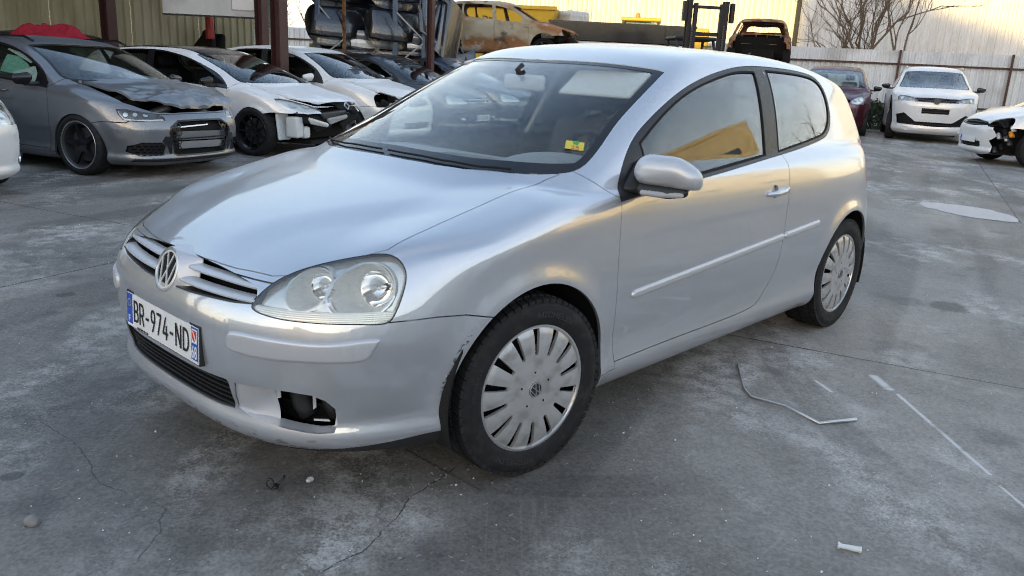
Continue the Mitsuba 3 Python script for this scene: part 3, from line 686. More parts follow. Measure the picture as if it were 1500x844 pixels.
        for cc, r_, dep in (((.668, .562*sgn, .706), .060, .070), ((.560, .672*sgn, .706), .077, .085)):
            ax = np.array([.93, .33*sgn, .14]); ax /= np.linalg.norm(ax)
            A = np.eye(4); a1 = np.cross([0, 0, 1.], ax); a1 /= np.linalg.norm(a1); A[:3, 0], A[:3, 1], A[:3, 2], A[:3, 3] = a1, np.cross(ax, a1), ax, np.array(cc)-ax*.030
            cups.append((A, r_, dep)); bez = bez-m3.Manifold.cylinder(.25, r_+.002, r_+.002, 48, True).transform(A[:3])
        obj('bezel', bez, 'lamp_silver', k, 30)
        for A, r_, dep in cups:
            tub = m3.Manifold.revolve(m3.CrossSection([[(r_*.74, -dep*.42), (r_*.74+.004, -dep*.42-.003), (r_+.004, .0), (r_+.004, .09), (r_, .09), (r_, 0.)]], m3.FillRule.EvenOdd), 48).transform(A[:3])
            cl_ = off_solid(.009) if sgn > 0 else off_solid(.009)
            obj('tube', tub ^ cl_, 'lamp_matte', k, 40)
            obj('tube_skirt', (m3.Manifold.cylinder(.10, r_+.0045, r_+.0045, 48)-m3.Manifold.cylinder(.2, r_+.001, r_+.001, 48).translate((0, 0, -.05))).translate((0, 0, -.085)).transform(A[:3]) ^ cl_, 'lamp_matte', k, 40)
            obj('tube_rim', (m3.Manifold.cylinder(.2, r_+.0075, r_+.0075, 48)-m3.Manifold.cylinder(.2, r_+.003, r_+.003, 48)).transform(A[:3]) ^ (off_solid(.009)-off_solid(.024)), 'chrome', k, 40)
            obj('reflector', move(lathe([(r_*.74, -dep*.42), (r_*.66, -dep*.66), (r_*.48, -dep*.86), (r_*.25, -dep*.97), (.012, -dep)], 40, 'z'), A), 'lamp_bowl', k, 60)
            obj('reflector_rim', move(lathe([(r_*.75, -dep*.42+.001), (r_*.74-.002, -dep*.42+.004), (r_*.70, -dep*.42-.002)], 40, 'z'), A), 'chrome', k, 60)
            obj('bulb', move(hull([(0, 0, -dep, .007), (0, 0, -dep*.55, .008)]), A), 'chrome', k, 40)
        strip = [p for p in P3 if p[2] < .66]
        band = prism(sbox(-1, .60, 1, .6535), .3, 1.0, 'x') ^ lens ^ (off_solid(.008)-off_solid(.016))
        obj('turn_signal', band, 'lamp_silver', k, 30)
        for i in range(5):
            z = .6285+i*.0055
            obj('turn_signal_rib', prism(sbox(-1, z, 1, z+.0022), .3, 1.0, 'x') ^ lens ^ (off_solid(.006)-off_solid(.009)), 'lamp_matte', k, 30)
    # rub strips on the bumper corners
    RUB = [(.842,.410,.5725),(.846,.392,.563),(.848,.386,.545),(.848,.390,.522),(.843,.410,.5105),(.74,.61,.511),(.631,.722,.512),(.602,.738,.520),(.588,.745,.535),(.576,.750,.556),(.568,.756,.577),(.66,.70,.578),(.75,.60,.576)]
    for sgn in (1, -1):
        R3 = smooth3(RUB, 6)
        S.raised('bumper_strip', R3 if sgn > 0 else mir(R3), (.68, .73*sgn, 0), 'silver_plastic', car, .009, .012, reach=.3, edge=.0045)
    # sides
    for sgn in (1, -1):
        d = rest
        doorP = ypr(Polygon(DOOR), sgn)
        dl = ypr(dlo_p, sgn)
        fend = Polygon([(.7,.15),(.7,1.1),(-.29,1.1),(-.310,1.012),(-.425,.9225)]+[(-.4375,.9225),(-.4215,.80),(-.4175,.651),(-.4265,.52),(-.4435,.40),(-.468,.262),(-.30,.262),(-.30,.1)])
        fk = (rest ^ ypr(fend.buffer(-.0012), sgn)) 
        S.solid_part('front_fender', fk, 'paint_silver', car)
        rest = rest-ypr(fend.buffer(.0012), sgn)
        rest.num_tri()
        door_m = (rest ^ ypr(Polygon(DOOR).buffer(-.0020), sgn))-dl
        hr = Point(-1.625, .853).buffer(.032)
        hr = affinity.scale(hr, 1.05, .95)
        hp = ypr(hr, sgn)
        dk = S.solid_part('door', door_m-hp, 'paint_silver', car)
        S.sheet_part('handle_recess', S.shell ^ hp, 'paint_silver', dk, -.014)
        y = .872*sgn
        hm = hull([(-1.555, .868*sgn, .846, .011), (-1.60, .885*sgn, .848, .0125), (-1.675, .885*sgn, .852, .0125), (-1.725, .869*sgn, .855, .011)])
        obj('handle', hm, 'paint_silver', dk, 60)
        obj('lock', hull([(-1.742, .863*sgn, .856, .012), (-1.75, .862*sgn, .856, .012)]), 'paint_silver', dk, 60)
        rest = rest-ypr(Polygon(DOOR).buffer(.0020), sgn)
        rest.num_tri()
        mo = lambda x0, x1: [(x, .87*sgn, .5485+(-x-.517)*.0655+s_) for x, s_ in ((x0, 0), (x0-.005, .012), (x0-.018, .0175), ((x0+x1)/2, .0175), (x1+.012, .0175), (x1+.002, .012), (x1, 0), (x1+.002, -.012), (x1+.012, -.0175), ((x0+x1)/2, -.0175), (x0-.018, -.0175), (x0-.005, -.012))]
        S.raised('side_moulding', mo(-.517, -1.748), (0, sgn, 0), 'silver_plastic', dk, .010, .012, edge=.005)
        S.raised('side_moulding', mo(-1.758, -2.145), (0, sgn, 0), 'silver_plastic', car, .010, .012, edge=.005)
        # windows
        win = S.shell ^ dl
        rest = rest-dl
        rest.num_tri()
        S.sheet_part('window_surround', win-ypr(dg_p, sgn)-ypr(qg_p, sgn), 'black_plastic', car, -.0015)
        S.sheet_part('door_glass', win ^ ypr(dg_p, sgn), 'tinted_glass', car, -.006)
        S.sheet_part('quarter_glass', win ^ ypr(qg_p, sgn), 'tinted_glass', car, -.0045)
        for nm, p in (('seal', dg_p), ('seal', qg_p)):
            obj('glass_seal', ypr(p.buffer(.002).difference(p.buffer(-.006)), sgn) ^ S.shell, 'matte_black', car, 30)
        # tail lamp
        tl = Polygon(curve([(-2.80, .955), (-2.83, .80), (-2.93, .775), (-3.4, .775), (-3.4, .99), (-2.9, .995)], 6))
        tlp = ypr(tl, sgn, .60)
        S.solid_part('tail_lamp', rest ^ ypr(tl.buffer(-.003), sgn, .60), 'red_lens', car)
        rest = rest-tlp
        rest.num_tri()
        # mirror
        mk = numbered('door_mirror', car); mx = lambda x: x+.055
        obj('mirror_base', hull([(-.50, .815*sgn, .945, .016), (-.63, .83*sgn, .945, .016), (-.60, .79*sgn, 1.03, .012), (-.62, .885*sgn, .950, .020), (-.56, .875*sgn, .945, .016)]), 'black_plastic', mk, 40)
        if sgn < 0: continue                 # the far mirror's housing is missing
        FM_ = np.eye(4)
        mo_ = lambda nm, m_, bs, sm: obj(nm, move(m_, FM_), bs, mk, sm)
        cap = [(-.535, .850, .990, .046), (-.505, .885, 1.006, .055), (-.515, .985, 1.010, .050), (-.535, 1.035, .988, .042), (-.555, 1.035, .966, .030), (-.555, .855, .962, .030)]
        m = hull([(a, b*sgn, c_, r) for a, b, c_, r in cap]); m = m.trim_by_plane((0, 0, 1), .950).trim_by_plane((1, 0, 0), -.600)
        m = trimesh.Trimesh(*arr(m.refine_to_length(.009))); trimesh.smoothing.filter_laplacian(m, lamb=.5, iterations=10, volume_constraint=True)
        mo_('mirror_cap', m, 'silver_plastic', True)
        low = m3.Manifold.batch_hull([m3.Manifold.sphere(r, 20).translate((a, b*sgn, c_)) for a, b, c_, r in [(-.55, .855, .953, .018), (-.498, .885, .951, .021), (-.505, .99, .952, .021), (-.54, 1.03, .956, .018)]])
        mo_('mirror_shell', low, 'black_plastic', 50)
        mo_('indicator', hull([(-.480, .900*sgn, .944, .010), (-.482, .97*sgn, .945, .0105), (-.512, 1.04*sgn, .949, .009)]), 'pvc_grey', 50)
        gl = extr(affinity.scale(Point(0, 0).buffer(1), .085, .052), .004); A = np.eye(4); A[:3, 0], A[:3, 1], A[:3, 2], A[:3, 3] = (0, 1, 0), (0, 0, 1), (1, 0, 0), (-.606, .945*sgn, .985)
        mo_('mirror_glass', move(gl, A), 'chrome', 40)
    # tail gate, rear bumper, roof and body
    rb = prism(Polygon([(-2.97, .1), (-3.5, .1), (-3.5, .60), (-2.97, .60)]), -1.3, 1.3, 'y')
    S.solid_part('rear_bumper', rest ^ prism(Polygon([(-2.97, .1), (-3.5, .1), (-3.5, .598), (-2.97, .598)]), -1.3, 1.3, 'y'), 'paint_silver', car)
    rest = rest-prism(Polygon([(-2.966, .1), (-3.5, .1), (-3.5, .602), (-2.966, .602)]), -1.3, 1.3, 'y')
    rest.num_tri()
    tg = Polygon([(-.62, .60), (-.62, .98), (-.60, 1.2), (-.54, 1.37), (.54, 1.37), (.60, 1.2), (.62, .98), (.62, .60)])
    rw = Polygon(curve([(-.56, 1.02), (0, 1.0), (.56, 1.02), (.53, 1.2), (.46, 1.325), (0, 1.335), (-.46, 1.325), (-.53, 1.2)], 6))
    tk = S.solid_part('tailgate', (rest ^ prism(tg.buffer(-.003), -3.6, -2.9, 'x'))-prism(rw, -3.6, -2.9, 'x'), 'paint_silver', car)
    S.sheet_part('rear_window', S.shell ^ prism(rw, -3.6, -2.8, 'x'), 'tinted_glass', tk, -.003)
    rest = rest-prism(tg, -3.6, -2.9, 'x')
    rest.num_tri()
    # wind screen: seal and glass
    strip = S.shell ^ base_strip
    strip = strip-hoodP
    wi = wxy.buffer(-.028)
    low_edge = affinity.translate(wxy, -.075, 0).intersection(wi).buffer(-.02).buffer(.02)
    S.sheet_part('windscreen_border', strip-prism(low_edge, .9, 1.6, 'z'), 'gloss_black', car, -.003)
    wk = S.sheet_part('windscreen', strip ^ prism(low_edge.buffer(.004), .9, 1.6, 'z'), 'clear_glass', car, -.0045)
    S.solid_part('body_shell', rest, 'paint_silver', car)
    # sticker on the glass, wipers
    def on_ws(x, y, o=0.):
        z = np.linspace(.95, 1.5, 400); P = np.c_[np.full(400, x), np.full(400, y), z]; i = np.argmax(F(P) > 0)
        p = P[i:i+1]; return (project(F, p, 4)+S.normals(p)*o)[0]

    stp = np.array([on_ws(-.412, .632, 0)])[0]; nv = S.normals(stp[None])[0]; e1 = np.cross([0, 0, 1.], nv); e1 /= np.linalg.norm(e1); e2 = np.cross(nv, e1)
    A = np.eye(4); A[:3, 0], A[:3, 1], A[:3, 2], A[:3, 3] = e1, e2, nv, stp-nv*.0015; A = A @ mat(rz=-.16, s=.82)
    sk = obj('sticker', move(extr(sbox(-.042, -.030, .042, .030), .0006), A), 'sticker_yellow', car, False)
    obj('sticker_mark', move(extr(Polygon([(-.012, .026), (.022, .026), (.012, .004), (-.006, .008)]), .0006), A @ mat((0, 0, .001))), 'sticker_green', sk, False)
    t = meshkit.text_mesh('15', .022, .0006, True); obj('sticker_number', move(t, A @ mat((-.016, -.026, .001))), 'plate_red', sk, False)
    for (ya, yb_, xa, xb) in ((-.62, -.02, -.205, -.052), (.02, .56, -.052, -.175)):
        pts = [on_ws(x, y, .007) for x, y in zip(np.interp(np.linspace(ya, yb_, 12), [-.62, -.45, -.3, -.1, .1, .3, .45, .60], [-.205, -.098, -.055, -.036, -.034, -.051, -.088, -.180]), np.linspace(ya, yb_, 12))]
        w_ = numbered('wiper', car)
        obj('blade', tube(pts, .004, 6), 'matte_black', w_, True)
    # inner linings
    winA = ypr(dlo_p.buffer(-.004), 1)+ypr(dlo_p.buffer(-.004), -1)+prism(wxy, .9, 1.7, 'z')+prism(rw.buffer(.01), -3.6, -2.8, 'x')
    lin = S.shell-winA-cyl_y(0, .3, .42, -1.2, 1.2)-cyl_y(-WB, .3, .42, -1.2, 1.2)
    S.sheet_part('roof_lining', lin ^ bx_m(-3.2, -.1, -.9, .9, 1.0, 1.6), 'trim_light', car, -.030, flip=True)
    S.sheet_part('door_lining', lin ^ bx_m(-3.25, -.33, -1, 1, .25, 1.0), 'trim_grey', car, -.045, flip=True)
    for sgn in (1, -1):
        obj('pillar_trim', beam((-1.70, .775*sgn, .98), (-1.79, .60*sgn, 1.38), .09, .02), 'trim_light', car, False)
        lp = numbered('wheel_arch_liner', car)
        obj('front_liner', cyl_y(0, .312, .385, .45*sgn if sgn > 0 else -.845, .845 if sgn > 0 else -.45)-cyl_y(0, .312, .377, .40 if sgn > 0 else -.86, .86 if sgn > 0 else -.46+.03)-bx_m(-1, 1, -1, 1, 0, .2), 'matte_black', lp, 30)
        obj('rear_liner', cyl_y(-WB, .312, .385, .45*sgn if sgn > 0 else -.845, .845 if sgn > 0 else -.45)-cyl_y(-WB, .312, .377, .40 if sgn > 0 else -.86, .86 if sgn > 0 else -.46+.03)-bx_m(-4, 1, -1, 1, 0, .2), 'matte_black', lp, 30)
    obj('floor_pan', rbx(-3.2, .72, -.70, .70, .175, .235, .02)if False else cat(bx(-3.15, .60, -.44, .44, .19, .23), bx(-2.15, -.42, -.80, .80, .19, .235), bx(-.42, -.36, -.75, .75, .2, .86)), 'matte_black', car, False)
    # dashboard, wheel, seats
    dsh = m3.Manifold.batch_hull([m3.Manifold.sphere(.03, 16).translate(p) for p in [(-.14, -.42, .935), (-.14, .42, .935), (-.36, -.70, .945), (-.36, .70, .945), (-.72, -.70, .925), (-.72, .70, .925), (-.76, -.70, .70), (-.76, .70, .70), (-.4, .7, .6), (-.4, -.7, .6)]])
    bin_ = m3.Manifold.sphere(1., 48).scale((.24, .27, .085)).translate((-.62, .37, .935))
    obj('dashboard', dsh-(m3.Manifold.cube((.16, .30, .1)).translate((-.62, -.22, .895))), 'trim_grey', car, 45)
    obj('instrument_hood', bin_, 'trim_grey', car, 50)
    sw = trimesh.creation.torus(.185, .016, 40, 10); sw = cat(sw, trimesh.creation.cylinder(.06, .04), beam((-.18, 0, 0), (.18, 0, 0), .05, .02), beam((0, 0, 0), (0, -.18, 0), .05, .02)); 
    obj('steering_wheel', move(sw, mat((-.93, .37, .935), 0, math.radians(-64))), 'trim_dark', car, 40)
    for y in (.36, -.36):
        seat = numbered('front_seat', car)
        obj('cushion', rbx(-1.62, -1.12, y-.25, y+.25, .36, .52, .06), 'cloth_dark', seat, 60)
        obj('backrest', hull([(-1.60, y-.19, .52, .07), (-1.60, y+.19, .52, .07), (-1.76, y-.17, 1.03, .06), (-1.76, y+.17, 1.03, .06)]), 'cloth_dark', seat, 60)
        obj('headrest', rbx(-1.87, -1.77, y-.13, y+.13, 1.13, 1.30, .045), 'cloth_dark', seat, 60)
        obj('headrest_post', cat(beam((-1.80, y-.05, 1.0), (-1.82, y-.05, 1.2), .012), beam((-1.80, y+.05, 1.0), (-1.82, y+.05, 1.2), .012)), 'trim_dark', seat, False)
    rs = numbered('rear_seat', car)
    obj('cushion', rbx(-2.55, -2.0, -.62, .62, .40, .54, .06), 'cloth_dark', rs, 60)
    obj('backrest', hull([(-2.50, -.58, .55, .06), (-2.50, .58, .55, .06), (-2.70, -.52, .98, .06), (-2.70, .52, .98, .06)]), 'cloth_dark', rs, 60)
    for y in (-.34, .34): obj('headrest', rbx(-2.78, -2.69, y-.12, y+.12, 1.0, 1.14, .04), 'cloth_dark', rs, 60)
    obj('parcel_shelf', bx(-3.1, -2.78, -.55, .55, .93, .95), 'trim_dark', car, False)
    for y in (.37, -.37):
        obj('sun_visor', move(rbx(-.085, .085, -.19, .19, -.009, .009, .008), mat((-.905 if y > 0 else -1.04, y, 1.300 if y > 0 else 1.372), 0, .62 if y > 0 else .2)), 'trim_light', car, 50)
    im = numbered('inner_mirror', car)
    obj('mirror_back', rbx(-.83, -.80, -.125, .115, 1.25, 1.32, .014), 'pvc_grey', im, 50)
    obj('mirror_stalk', tube([(-.80, 0, 1.30), (-.76, 0, 1.34), (-.79, 0, 1.36)], .012, 8), 'trim_dark', im, True)
    # wheels
    st = math.radians(-6.5)
    wheel('front_wheel', car, 0, .770, st, 1, tread=True); wheel('front_wheel', car, 0, -.770, st, -1, tread=True)
    wheel('rear_wheel', car, -WB, .757, 0, 1, tread=True); wheel('rear_wheel', car, -WB, -.757, 0, -1, tread=True)
    for x in (0, -WB): obj('axle', trimesh.creation.cylinder(.04, 1.4, sections=12, transform=mat((x, 0, .30), 0, 0, math.pi/2)), 'matte_black', car, 30)
    obj('exhaust', tube([(-.5, .1, .17), (-2.0, .1, .17), (-2.9, -.3, .2), (-3.25, -.35, .22)], .03, 10), 'dark_metal', car, 40)
    obj('roof_antenna', hull([(-2.72, 0, 1.43, .012), (-2.80, 0, 1.44, .01), (-2.86, 0, 1.50, .004)]), 'black_plastic', car, 40)
    return car, S
def bx_m(x0, x1, y0, y1, z0, z1): return m3.Manifold.cube((x1-x0, y1-y0, z1-z0)).translate((x0, y0, z0))



# ------------------------------------------------------------------ the other cars: the same kind of skin, warped to other proportions
YAW0 = .3
YA, YB = np.array([math.cos(YAW0), math.sin(YAW0)]), np.array([-math.sin(YAW0), math.cos(YAW0)])
def yw(s, t, z=0.): p = YA*s+YB*t; return (p[0], p[1], z)
YM = mat((0, 0, 0), YAW0)
GX, GZ = [-3.328, -2.578, -1.0, -.25, 0, .874], [0, .2, .737, 1.0, 1.488]
def make_warp(xs, zs, sy):
    fx, fz = PchipInterpolator(GX, xs, extrapolate=True), PchipInterpolator(GZ, zs, extrapolate=True); dx, dz = fx.derivative(), fz.derivative()
    def w(V, N):
        N = N/np.c_[np.maximum(dx(V[:, 0]), .1), np.full(len(V), sy), np.maximum(dz(V[:, 2]), .1)]
        return np.c_[fx(V[:, 0]), V[:, 1]*sy, fz(V[:, 2])], N/np.maximum(np.linalg.norm(N, axis=1, keepdims=True), 1e-9)
    return w
FIVE_F = [(-.436,.919,1),(-.416,.651),(-.463,.292,1),(-.9,.297),(-1.30,.30,1),(-1.34,.6),(-1.36,1.06,1),(-1.0,1.0),(-.46,.96)]
FIVE_R = [(-1.38,1.06,1),(-1.36,.6),(-1.32,.30,1),(-1.9,.305),(-2.07,.42),(-2.19,.60),(-2.26,.78),(-2.30,1.09,1),(-1.9,1.07)]
FG = [(-.655,.946,1),(-1.0,.968),(-1.33,.990,1),(-1.36,1.17),(-1.40,1.350,1),(-1.30,1.337),(-1.038,1.275),(-.80,1.176),(-.655,1.098,1)]
RG = [(-1.43,.998,1),(-1.8,1.03),(-2.16,1.062,1),(-2.23,1.2),(-2.23,1.375,1),(-1.85,1.380),(-1.49,1.362,1)]
QG5 = [(-2.28,1.078,1),(-2.40,1.10),(-2.48,1.15),(-2.52,1.25),(-2.49,1.33),(-2.40,1.365),(-2.28,1.372,1)]
MERGED = {}
def mesh_dict(key): return scene[key]
def scene_pop(prefix):
    for k in [k for k in scene if k.startswith(prefix)]: del scene[k]
def make_car(name, label, catg, s, t, yaw, P, group=None):
    key = thing(name, label, catg, group)
    M = mat(yw(s, t, P.get('z', 0.)), YAW0+yaw)
    if 'tilt' in P: M = M @ mat(ry=P['tilt'])
    W = make_warp(P['xs'], P['zs'], P.get('sy', 1.))
    wp = lambda x, y, z: tuple(W(np.array([[x, y, z]], float), np.array([[0, 0, 1.]]))[0][0])
    burnt = P.get('burnt', False)
    if 'F' not in P and P.get('h', .05) not in MERGED: MERGED[P.get('h', .05)] = Skin(F, LO, HI, P.get('h', .05), 1, t=.022)
    S0 = MERGED[P.get('h', .05)]; S = Skin.__new__(Skin); S.__dict__.update(S0.__dict__); S.warp = W
    paint = P['paint']; trim = P.get('trim', 'black_plastic'); glass = P.get('glass', 'tinted_glass')
    rest = S.shell
    for xc in (0, -WB):
        for y0, y1 in ((.42, 1.2), (-1.2, -.42)): rest = rest - cyl_y(xc, .312, .372, y0, y1, 48)
    dfm = P.get('deform', {})
    def D(part):
        f = dfm.get(part)
        return (lambda V, N, T: f(V, N, T)) if f else None
    def sp(nm, m, bs): return S.solid_part(nm, m, bs, key, M, D(nm)) if not m.is_empty() else None
    LAMP, d0 = P.get('lamp', HEADLAMP), P.get('lamp_dir', HD)
    hxy = Polygon(HOODXY+[(a, -b) for a, b in HOODXY[::-1]]).buffer(0); wxy = Polygon(WSXY+[(a, -b) for a, b in WSXY[::-1]]).buffer(0)
    up = prism(wxy, .94, 1.6, 'z')
    lamps = []
    for sgn in (1, -1):
        lp, info = dprism(LAMP if sgn > 0 else mir(LAMP), (d0[0], d0[1]*sgn, d0[2]), -.3, .12); lamps.append((lp, info, sgn))
    G2 = P.get('grille', GRILLE); gp = Polygon(G2+[(-a, b) for a, b in G2[::-1]]).buffer(0); gl = prism(gp, .5, 1.1, 'x')
    cut = lamps[0][0]+lamps[1][0]+gl
    frontless = P.get('cut_front')
    g = .004
    if not P.get('no_hood'): sp('hood', (S.shell ^ prism(hxy.buffer(-g), .62, 1.3, 'z'))-cut, P.get('hood_paint', paint))
    rest = rest-prism(hxy, .62, 1.3, 'z')-up-cut
    bp = Polygon(BUMP)
    bum = rest ^ prism(bp, -1.3, 1.3, 'y'); rest = rest-prism(bp.buffer(.006), -1.3, 1.3, 'y')
    ins = []
    for q in P.get('intakes', [[(0, .30), (.37, .31), (.37, .40), (0, .40)]]):
        if q[0][0] == 0: pq = Polygon(q+[(-a, b) for a, b in q[::-1]]).buffer(0); ins.append(pq)
        else: ins += [Polygon(q), Polygon([(-a, b) for a, b in q])]
    if not P.get('no_bumper'):
        b2 = bum
        for q in ins: b2 = b2-prism(q, .3, 1.1, 'x')
        if 'bumper_cut' in P: b2 = b2-P['bumper_cut']
        sp('front_bumper', b2, P.get('bumper_paint', paint))
        for i, q in enumerate(ins):
            V_, T_, N_ = S.sheet(S.shell ^ prism(q.buffer(.01), .3, 1.1, 'x'), -.05); k = numbered('air_intake', key); scene[k] = S.to_dict(V_, T_, N_, 'matte_black', M)
            for z in np.arange(q.bounds[1]+.02, q.bounds[3], .03 if P.get('h', .05) <= .05 else .05):
                pb = sbox(-1, z, 1, z+.008).intersection(q)
                for pq in getattr(pb, 'geoms', [pb]):
                  m = S.shell ^ prism(pq, .3, 1.1, 'x') if pq.area > 1e-5 else m3.Manifold()
                  if not m.is_empty(): V_, T_, N_ = S.sheet(m, -.02); k2 = numbered('intake_bar', k); scene[k2] = S.to_dict(V_, T_, N_, trim, M)
    if not P.get('no_grille'):
        gk = numbered('grille', key)
        V_, T_, N_ = S.sheet(S.shell ^ prism(gp.buffer(.015), .5, 1.1, 'x'), -.06); scene[numbered('grille_backing', gk)] = S.to_dict(V_, T_, N_, 'matte_black', M)
        z0, z1 = gp.bounds[1], gp.bounds[3]; n = P.get('bars', 2)
        for i in range(n):
            z = z0+(z1-z0)*(i+.5)/n
            m = S.shell ^ prism(sbox(-1, z-.006, 1, z+.006).intersection(gp), .5, 1.1, 'x')
            if not m.is_empty(): V_, T_, N_ = S.sheet(m, -.006); scene[numbered('grille_bar', gk)] = S.to_dict(V_, T_, N_, P.get('bar_mat', trim), M)
        if P.get('grille_frame'):
            m = S.shell ^ prism(gp.difference(gp.buffer(-.016)), .5, 1.1, 'x'); V_, T_, N_ = S.sheet(m, .004); scene[numbered('grille_frame', gk)] = S.to_dict(V_, T_, N_, P['grille_frame'], M)
    for lp, (poly, c, e1, e2, dd), sgn in lamps:
        if sgn in P.get('no_lamp', ()): continue
        k = numbered('headlight', key)
        pin = dprism2(poly.buffer(-.004), c, e1, e2, dd, -.3, .12)
        V_, T_, N_ = S.sheet(S.shell ^ pin, 0.); scene[numbered('lens', k)] = S.to_dict(V_, T_, N_, 'lamp_lens', M)
        V_, T_, N_ = S.sheet(S.shell ^ dprism2(poly.buffer(.01), c, e1, e2, dd, -.3, .12), -.035); scene[numbered('bezel', k)] = S.to_dict(V_, T_, N_, P.get('lamp_mat', 'lamp_silver'), M)
        x0, y0, x1, y1 = poly.bounds
        for f_ in P.get('lamp_spots', (.35, .68)):
            ctr = Point(x0+(x1-x0)*(f_ if sgn > 0 else 1-f_), (y0+y1)/2+P.get('spot_up', .02)); r_ = (y1-y0)*P.get('spot', .26)
            m = S.shell ^ dprism2(ctr.buffer(r_).intersection(poly), c, e1, e2, dd, -.3, .12)
            if not m.is_empty(): V_, T_, N_ = S.sheet(m, -.022); scene[numbered('reflector', k)] = S.to_dict(V_, T_, N_, 'chrome', M)
        if P.get('lamp_strip'):
            e = poly.buffer(-.010); e = e.difference(affinity.translate(e, 0, .016))
            m = S.shell ^ dprism2(e, c, e1, e2, dd, -.3, .12)
            if not m.is_empty(): V_, T_, N_ = S.sheet(m, -.015); scene[numbered('light_strip', k)] = S.to_dict(V_, T_, N_, 'plate_white', M)
    three = P.get('doors', 5) == 3
    wins = [(dg_p, 'door_glass'), (qg_p, 'quarter_glass')] if three else [(Polygon(curve(FG, 6)), 'door_glass'), (Polygon(curve(RG, 6)), 'rear_door_glass'), (Polygon(curve(QG5, 6)), 'quarter_glass')]
    drs = [(Polygon(DOOR), 'door')] if three else [(Polygon(curve(FIVE_F, 6)), 'door'), (Polygon(curve(FIVE_R, 6)), 'rear_door')]
    fend = Polygon([(.7,.15),(.7,1.1),(-.29,1.1),(-.310,1.012),(-.425,.9225),(-.4375,.9225),(-.4215,.80),(-.4175,.651),(-.4265,.52),(-.4435,.40),(-.468,.262),(-.30,.262),(-.30,.1)])
    for sgn in (1, -1):
        dl = ypr(dlo_p, sgn)
        if sgn not in P.get('no_fender', ()): sp('front_fender', rest ^ ypr(fend.buffer(-.003), sgn), paint); rest = rest-ypr(fend.buffer(.003), sgn)
        win = S.shell ^ dl
        for dp, nm in drs:
            k = sp(nm, (rest ^ ypr(dp.buffer(-.003), sgn))-dl, paint); rest = rest-ypr(dp.buffer(.003), sgn)
            x0, _, x1, _ = dp.bounds
            p = np.array([wp(x0+.16, .872*sgn, .86), wp(x0+.30, .872*sgn, .855)]); p[:, 1] += .01*sgn
            if not burnt and k: obj('handle', tube([p[0]-[0, .012*sgn, 0], p[0]+[.02, .012*sgn, 0], p[1]-[.02, -.012*sgn, 0], p[1]-[0, .012*sgn, 0]], .011, 6), P.get('handle', paint), k, True, M)
        rest = rest-dl
        allg = shapely.union_all([w_ for w_, _ in wins])
        if burnt:
            mm = win-ypr(allg, sgn)
            S.solid_part('window_frame', mm, paint, key, M)
        else:
            V_, T_, N_ = S.sheet(win-ypr(allg, sgn), -.002); scene[numbered('window_surround', key)] = S.to_dict(V_, T_, N_, P.get('surround', trim), M)
            for w_, nm in wins:
                V_, T_, N_ = S.sheet(win ^ ypr(w_, sgn), -.006); scene[numbered(nm, key)] = S.to_dict(V_, T_, N_, glass, M)
            tl = Polygon(curve([(-2.80, .955), (-2.83, .80), (-2.93, .775), (-3.4, .775), (-3.4, .99), (-2.9, .995)], 6))
            sp('tail_lamp', rest ^ ypr(tl.buffer(-.004), sgn, .60), 'red_lens'); rest = rest-ypr(tl, sgn, .60)
            # mirror
            if sgn not in P.get('no_mirror', ()):
                b0 = np.array(wp(-.60, .83*sgn, .95)); mk = numbered('door_mirror', key)
                q = hull([(b0[0]+.02, b0[1]+.12*sgn, b0[2]+.06, .05), (b0[0], b0[1]+.24*sgn, b0[2]+.05, .04), (b0[0], b0[1]+.12*sgn, b0[2]+.02, .04), (b0[0], b0[1]+.22*sgn, b0[2]+.02, .035)])
                obj('mirror_cap', q, P.get('mirror', paint), mk, 50, M); obj('mirror_base', hull([(b0[0], b0[1]-.03*sgn, b0[2]-.01, .025), (b0[0], b0[1]+.14*sgn, b0[2]-.01, .02)]), trim, mk, 50, M)
    if P.get('arch_trim'):
        for xc, nm in ((0, 'front_arch_trim'), (-WB, 'rear_arch_trim')):
            for y0, y1 in ((.42, 1.2), (-1.2, -.42)):
                m = (S.shell ^ (cyl_y(xc, .312, .425, y0, y1, 48)-cyl_y(xc, .312, .372, y0, y1, 48)))-up
                V_, T_, N_ = S.sheet(m, .005); scene[numbered(nm, key)] = S.to_dict(V_, T_, N_, 'black_plastic', M)
    ws = S.shell ^ (up-prism(hxy, .62, 1.3, 'z'))
    wi = wxy.buffer(-.025)
    if burnt: 
        m = ws-prism(wi.buffer(.01), .9, 1.6, 'z')
        S.solid_part('windscreen_frame', m, paint, key, M)
    else:
        V_, T_, N_ = S.sheet(ws-prism(wi, .9, 1.6, 'z'), -.003); scene[numbered('windscreen_border', key)] = S.to_dict(V_, T_, N_, 'gloss_black', M)
        V_, T_, N_ = S.sheet(ws ^ prism(wi, .9, 1.6, 'z'), -.005); scene[numbered('windscreen', key)] = S.to_dict(V_, T_, N_, glass, M)
    rw = Polygon(curve([(-.56, 1.02), (0, 1.0), (.56, 1.02), (.53, 1.2), (.46, 1.325), (0, 1.335), (-.46, 1.325), (-.53, 1.2)], 6)); rwp = prism(rw, -3.6, -2.9, 'x')
    if not burnt: V_, T_, N_ = S.sheet(S.shell ^ rwp, -.004); scene[numbered('rear_window', key)] = S.to_dict(V_, T_, N_, glass, M)
    rest = rest-rwp
    if 'roof_paint' in P:
        rp = bx_m(-2.9, -.8, -.56, .56, 1.36, 1.7)
        sp('roof', rest ^ rp, P['roof_paint']); rest = rest-rp
    sp('body_shell', rest, paint)
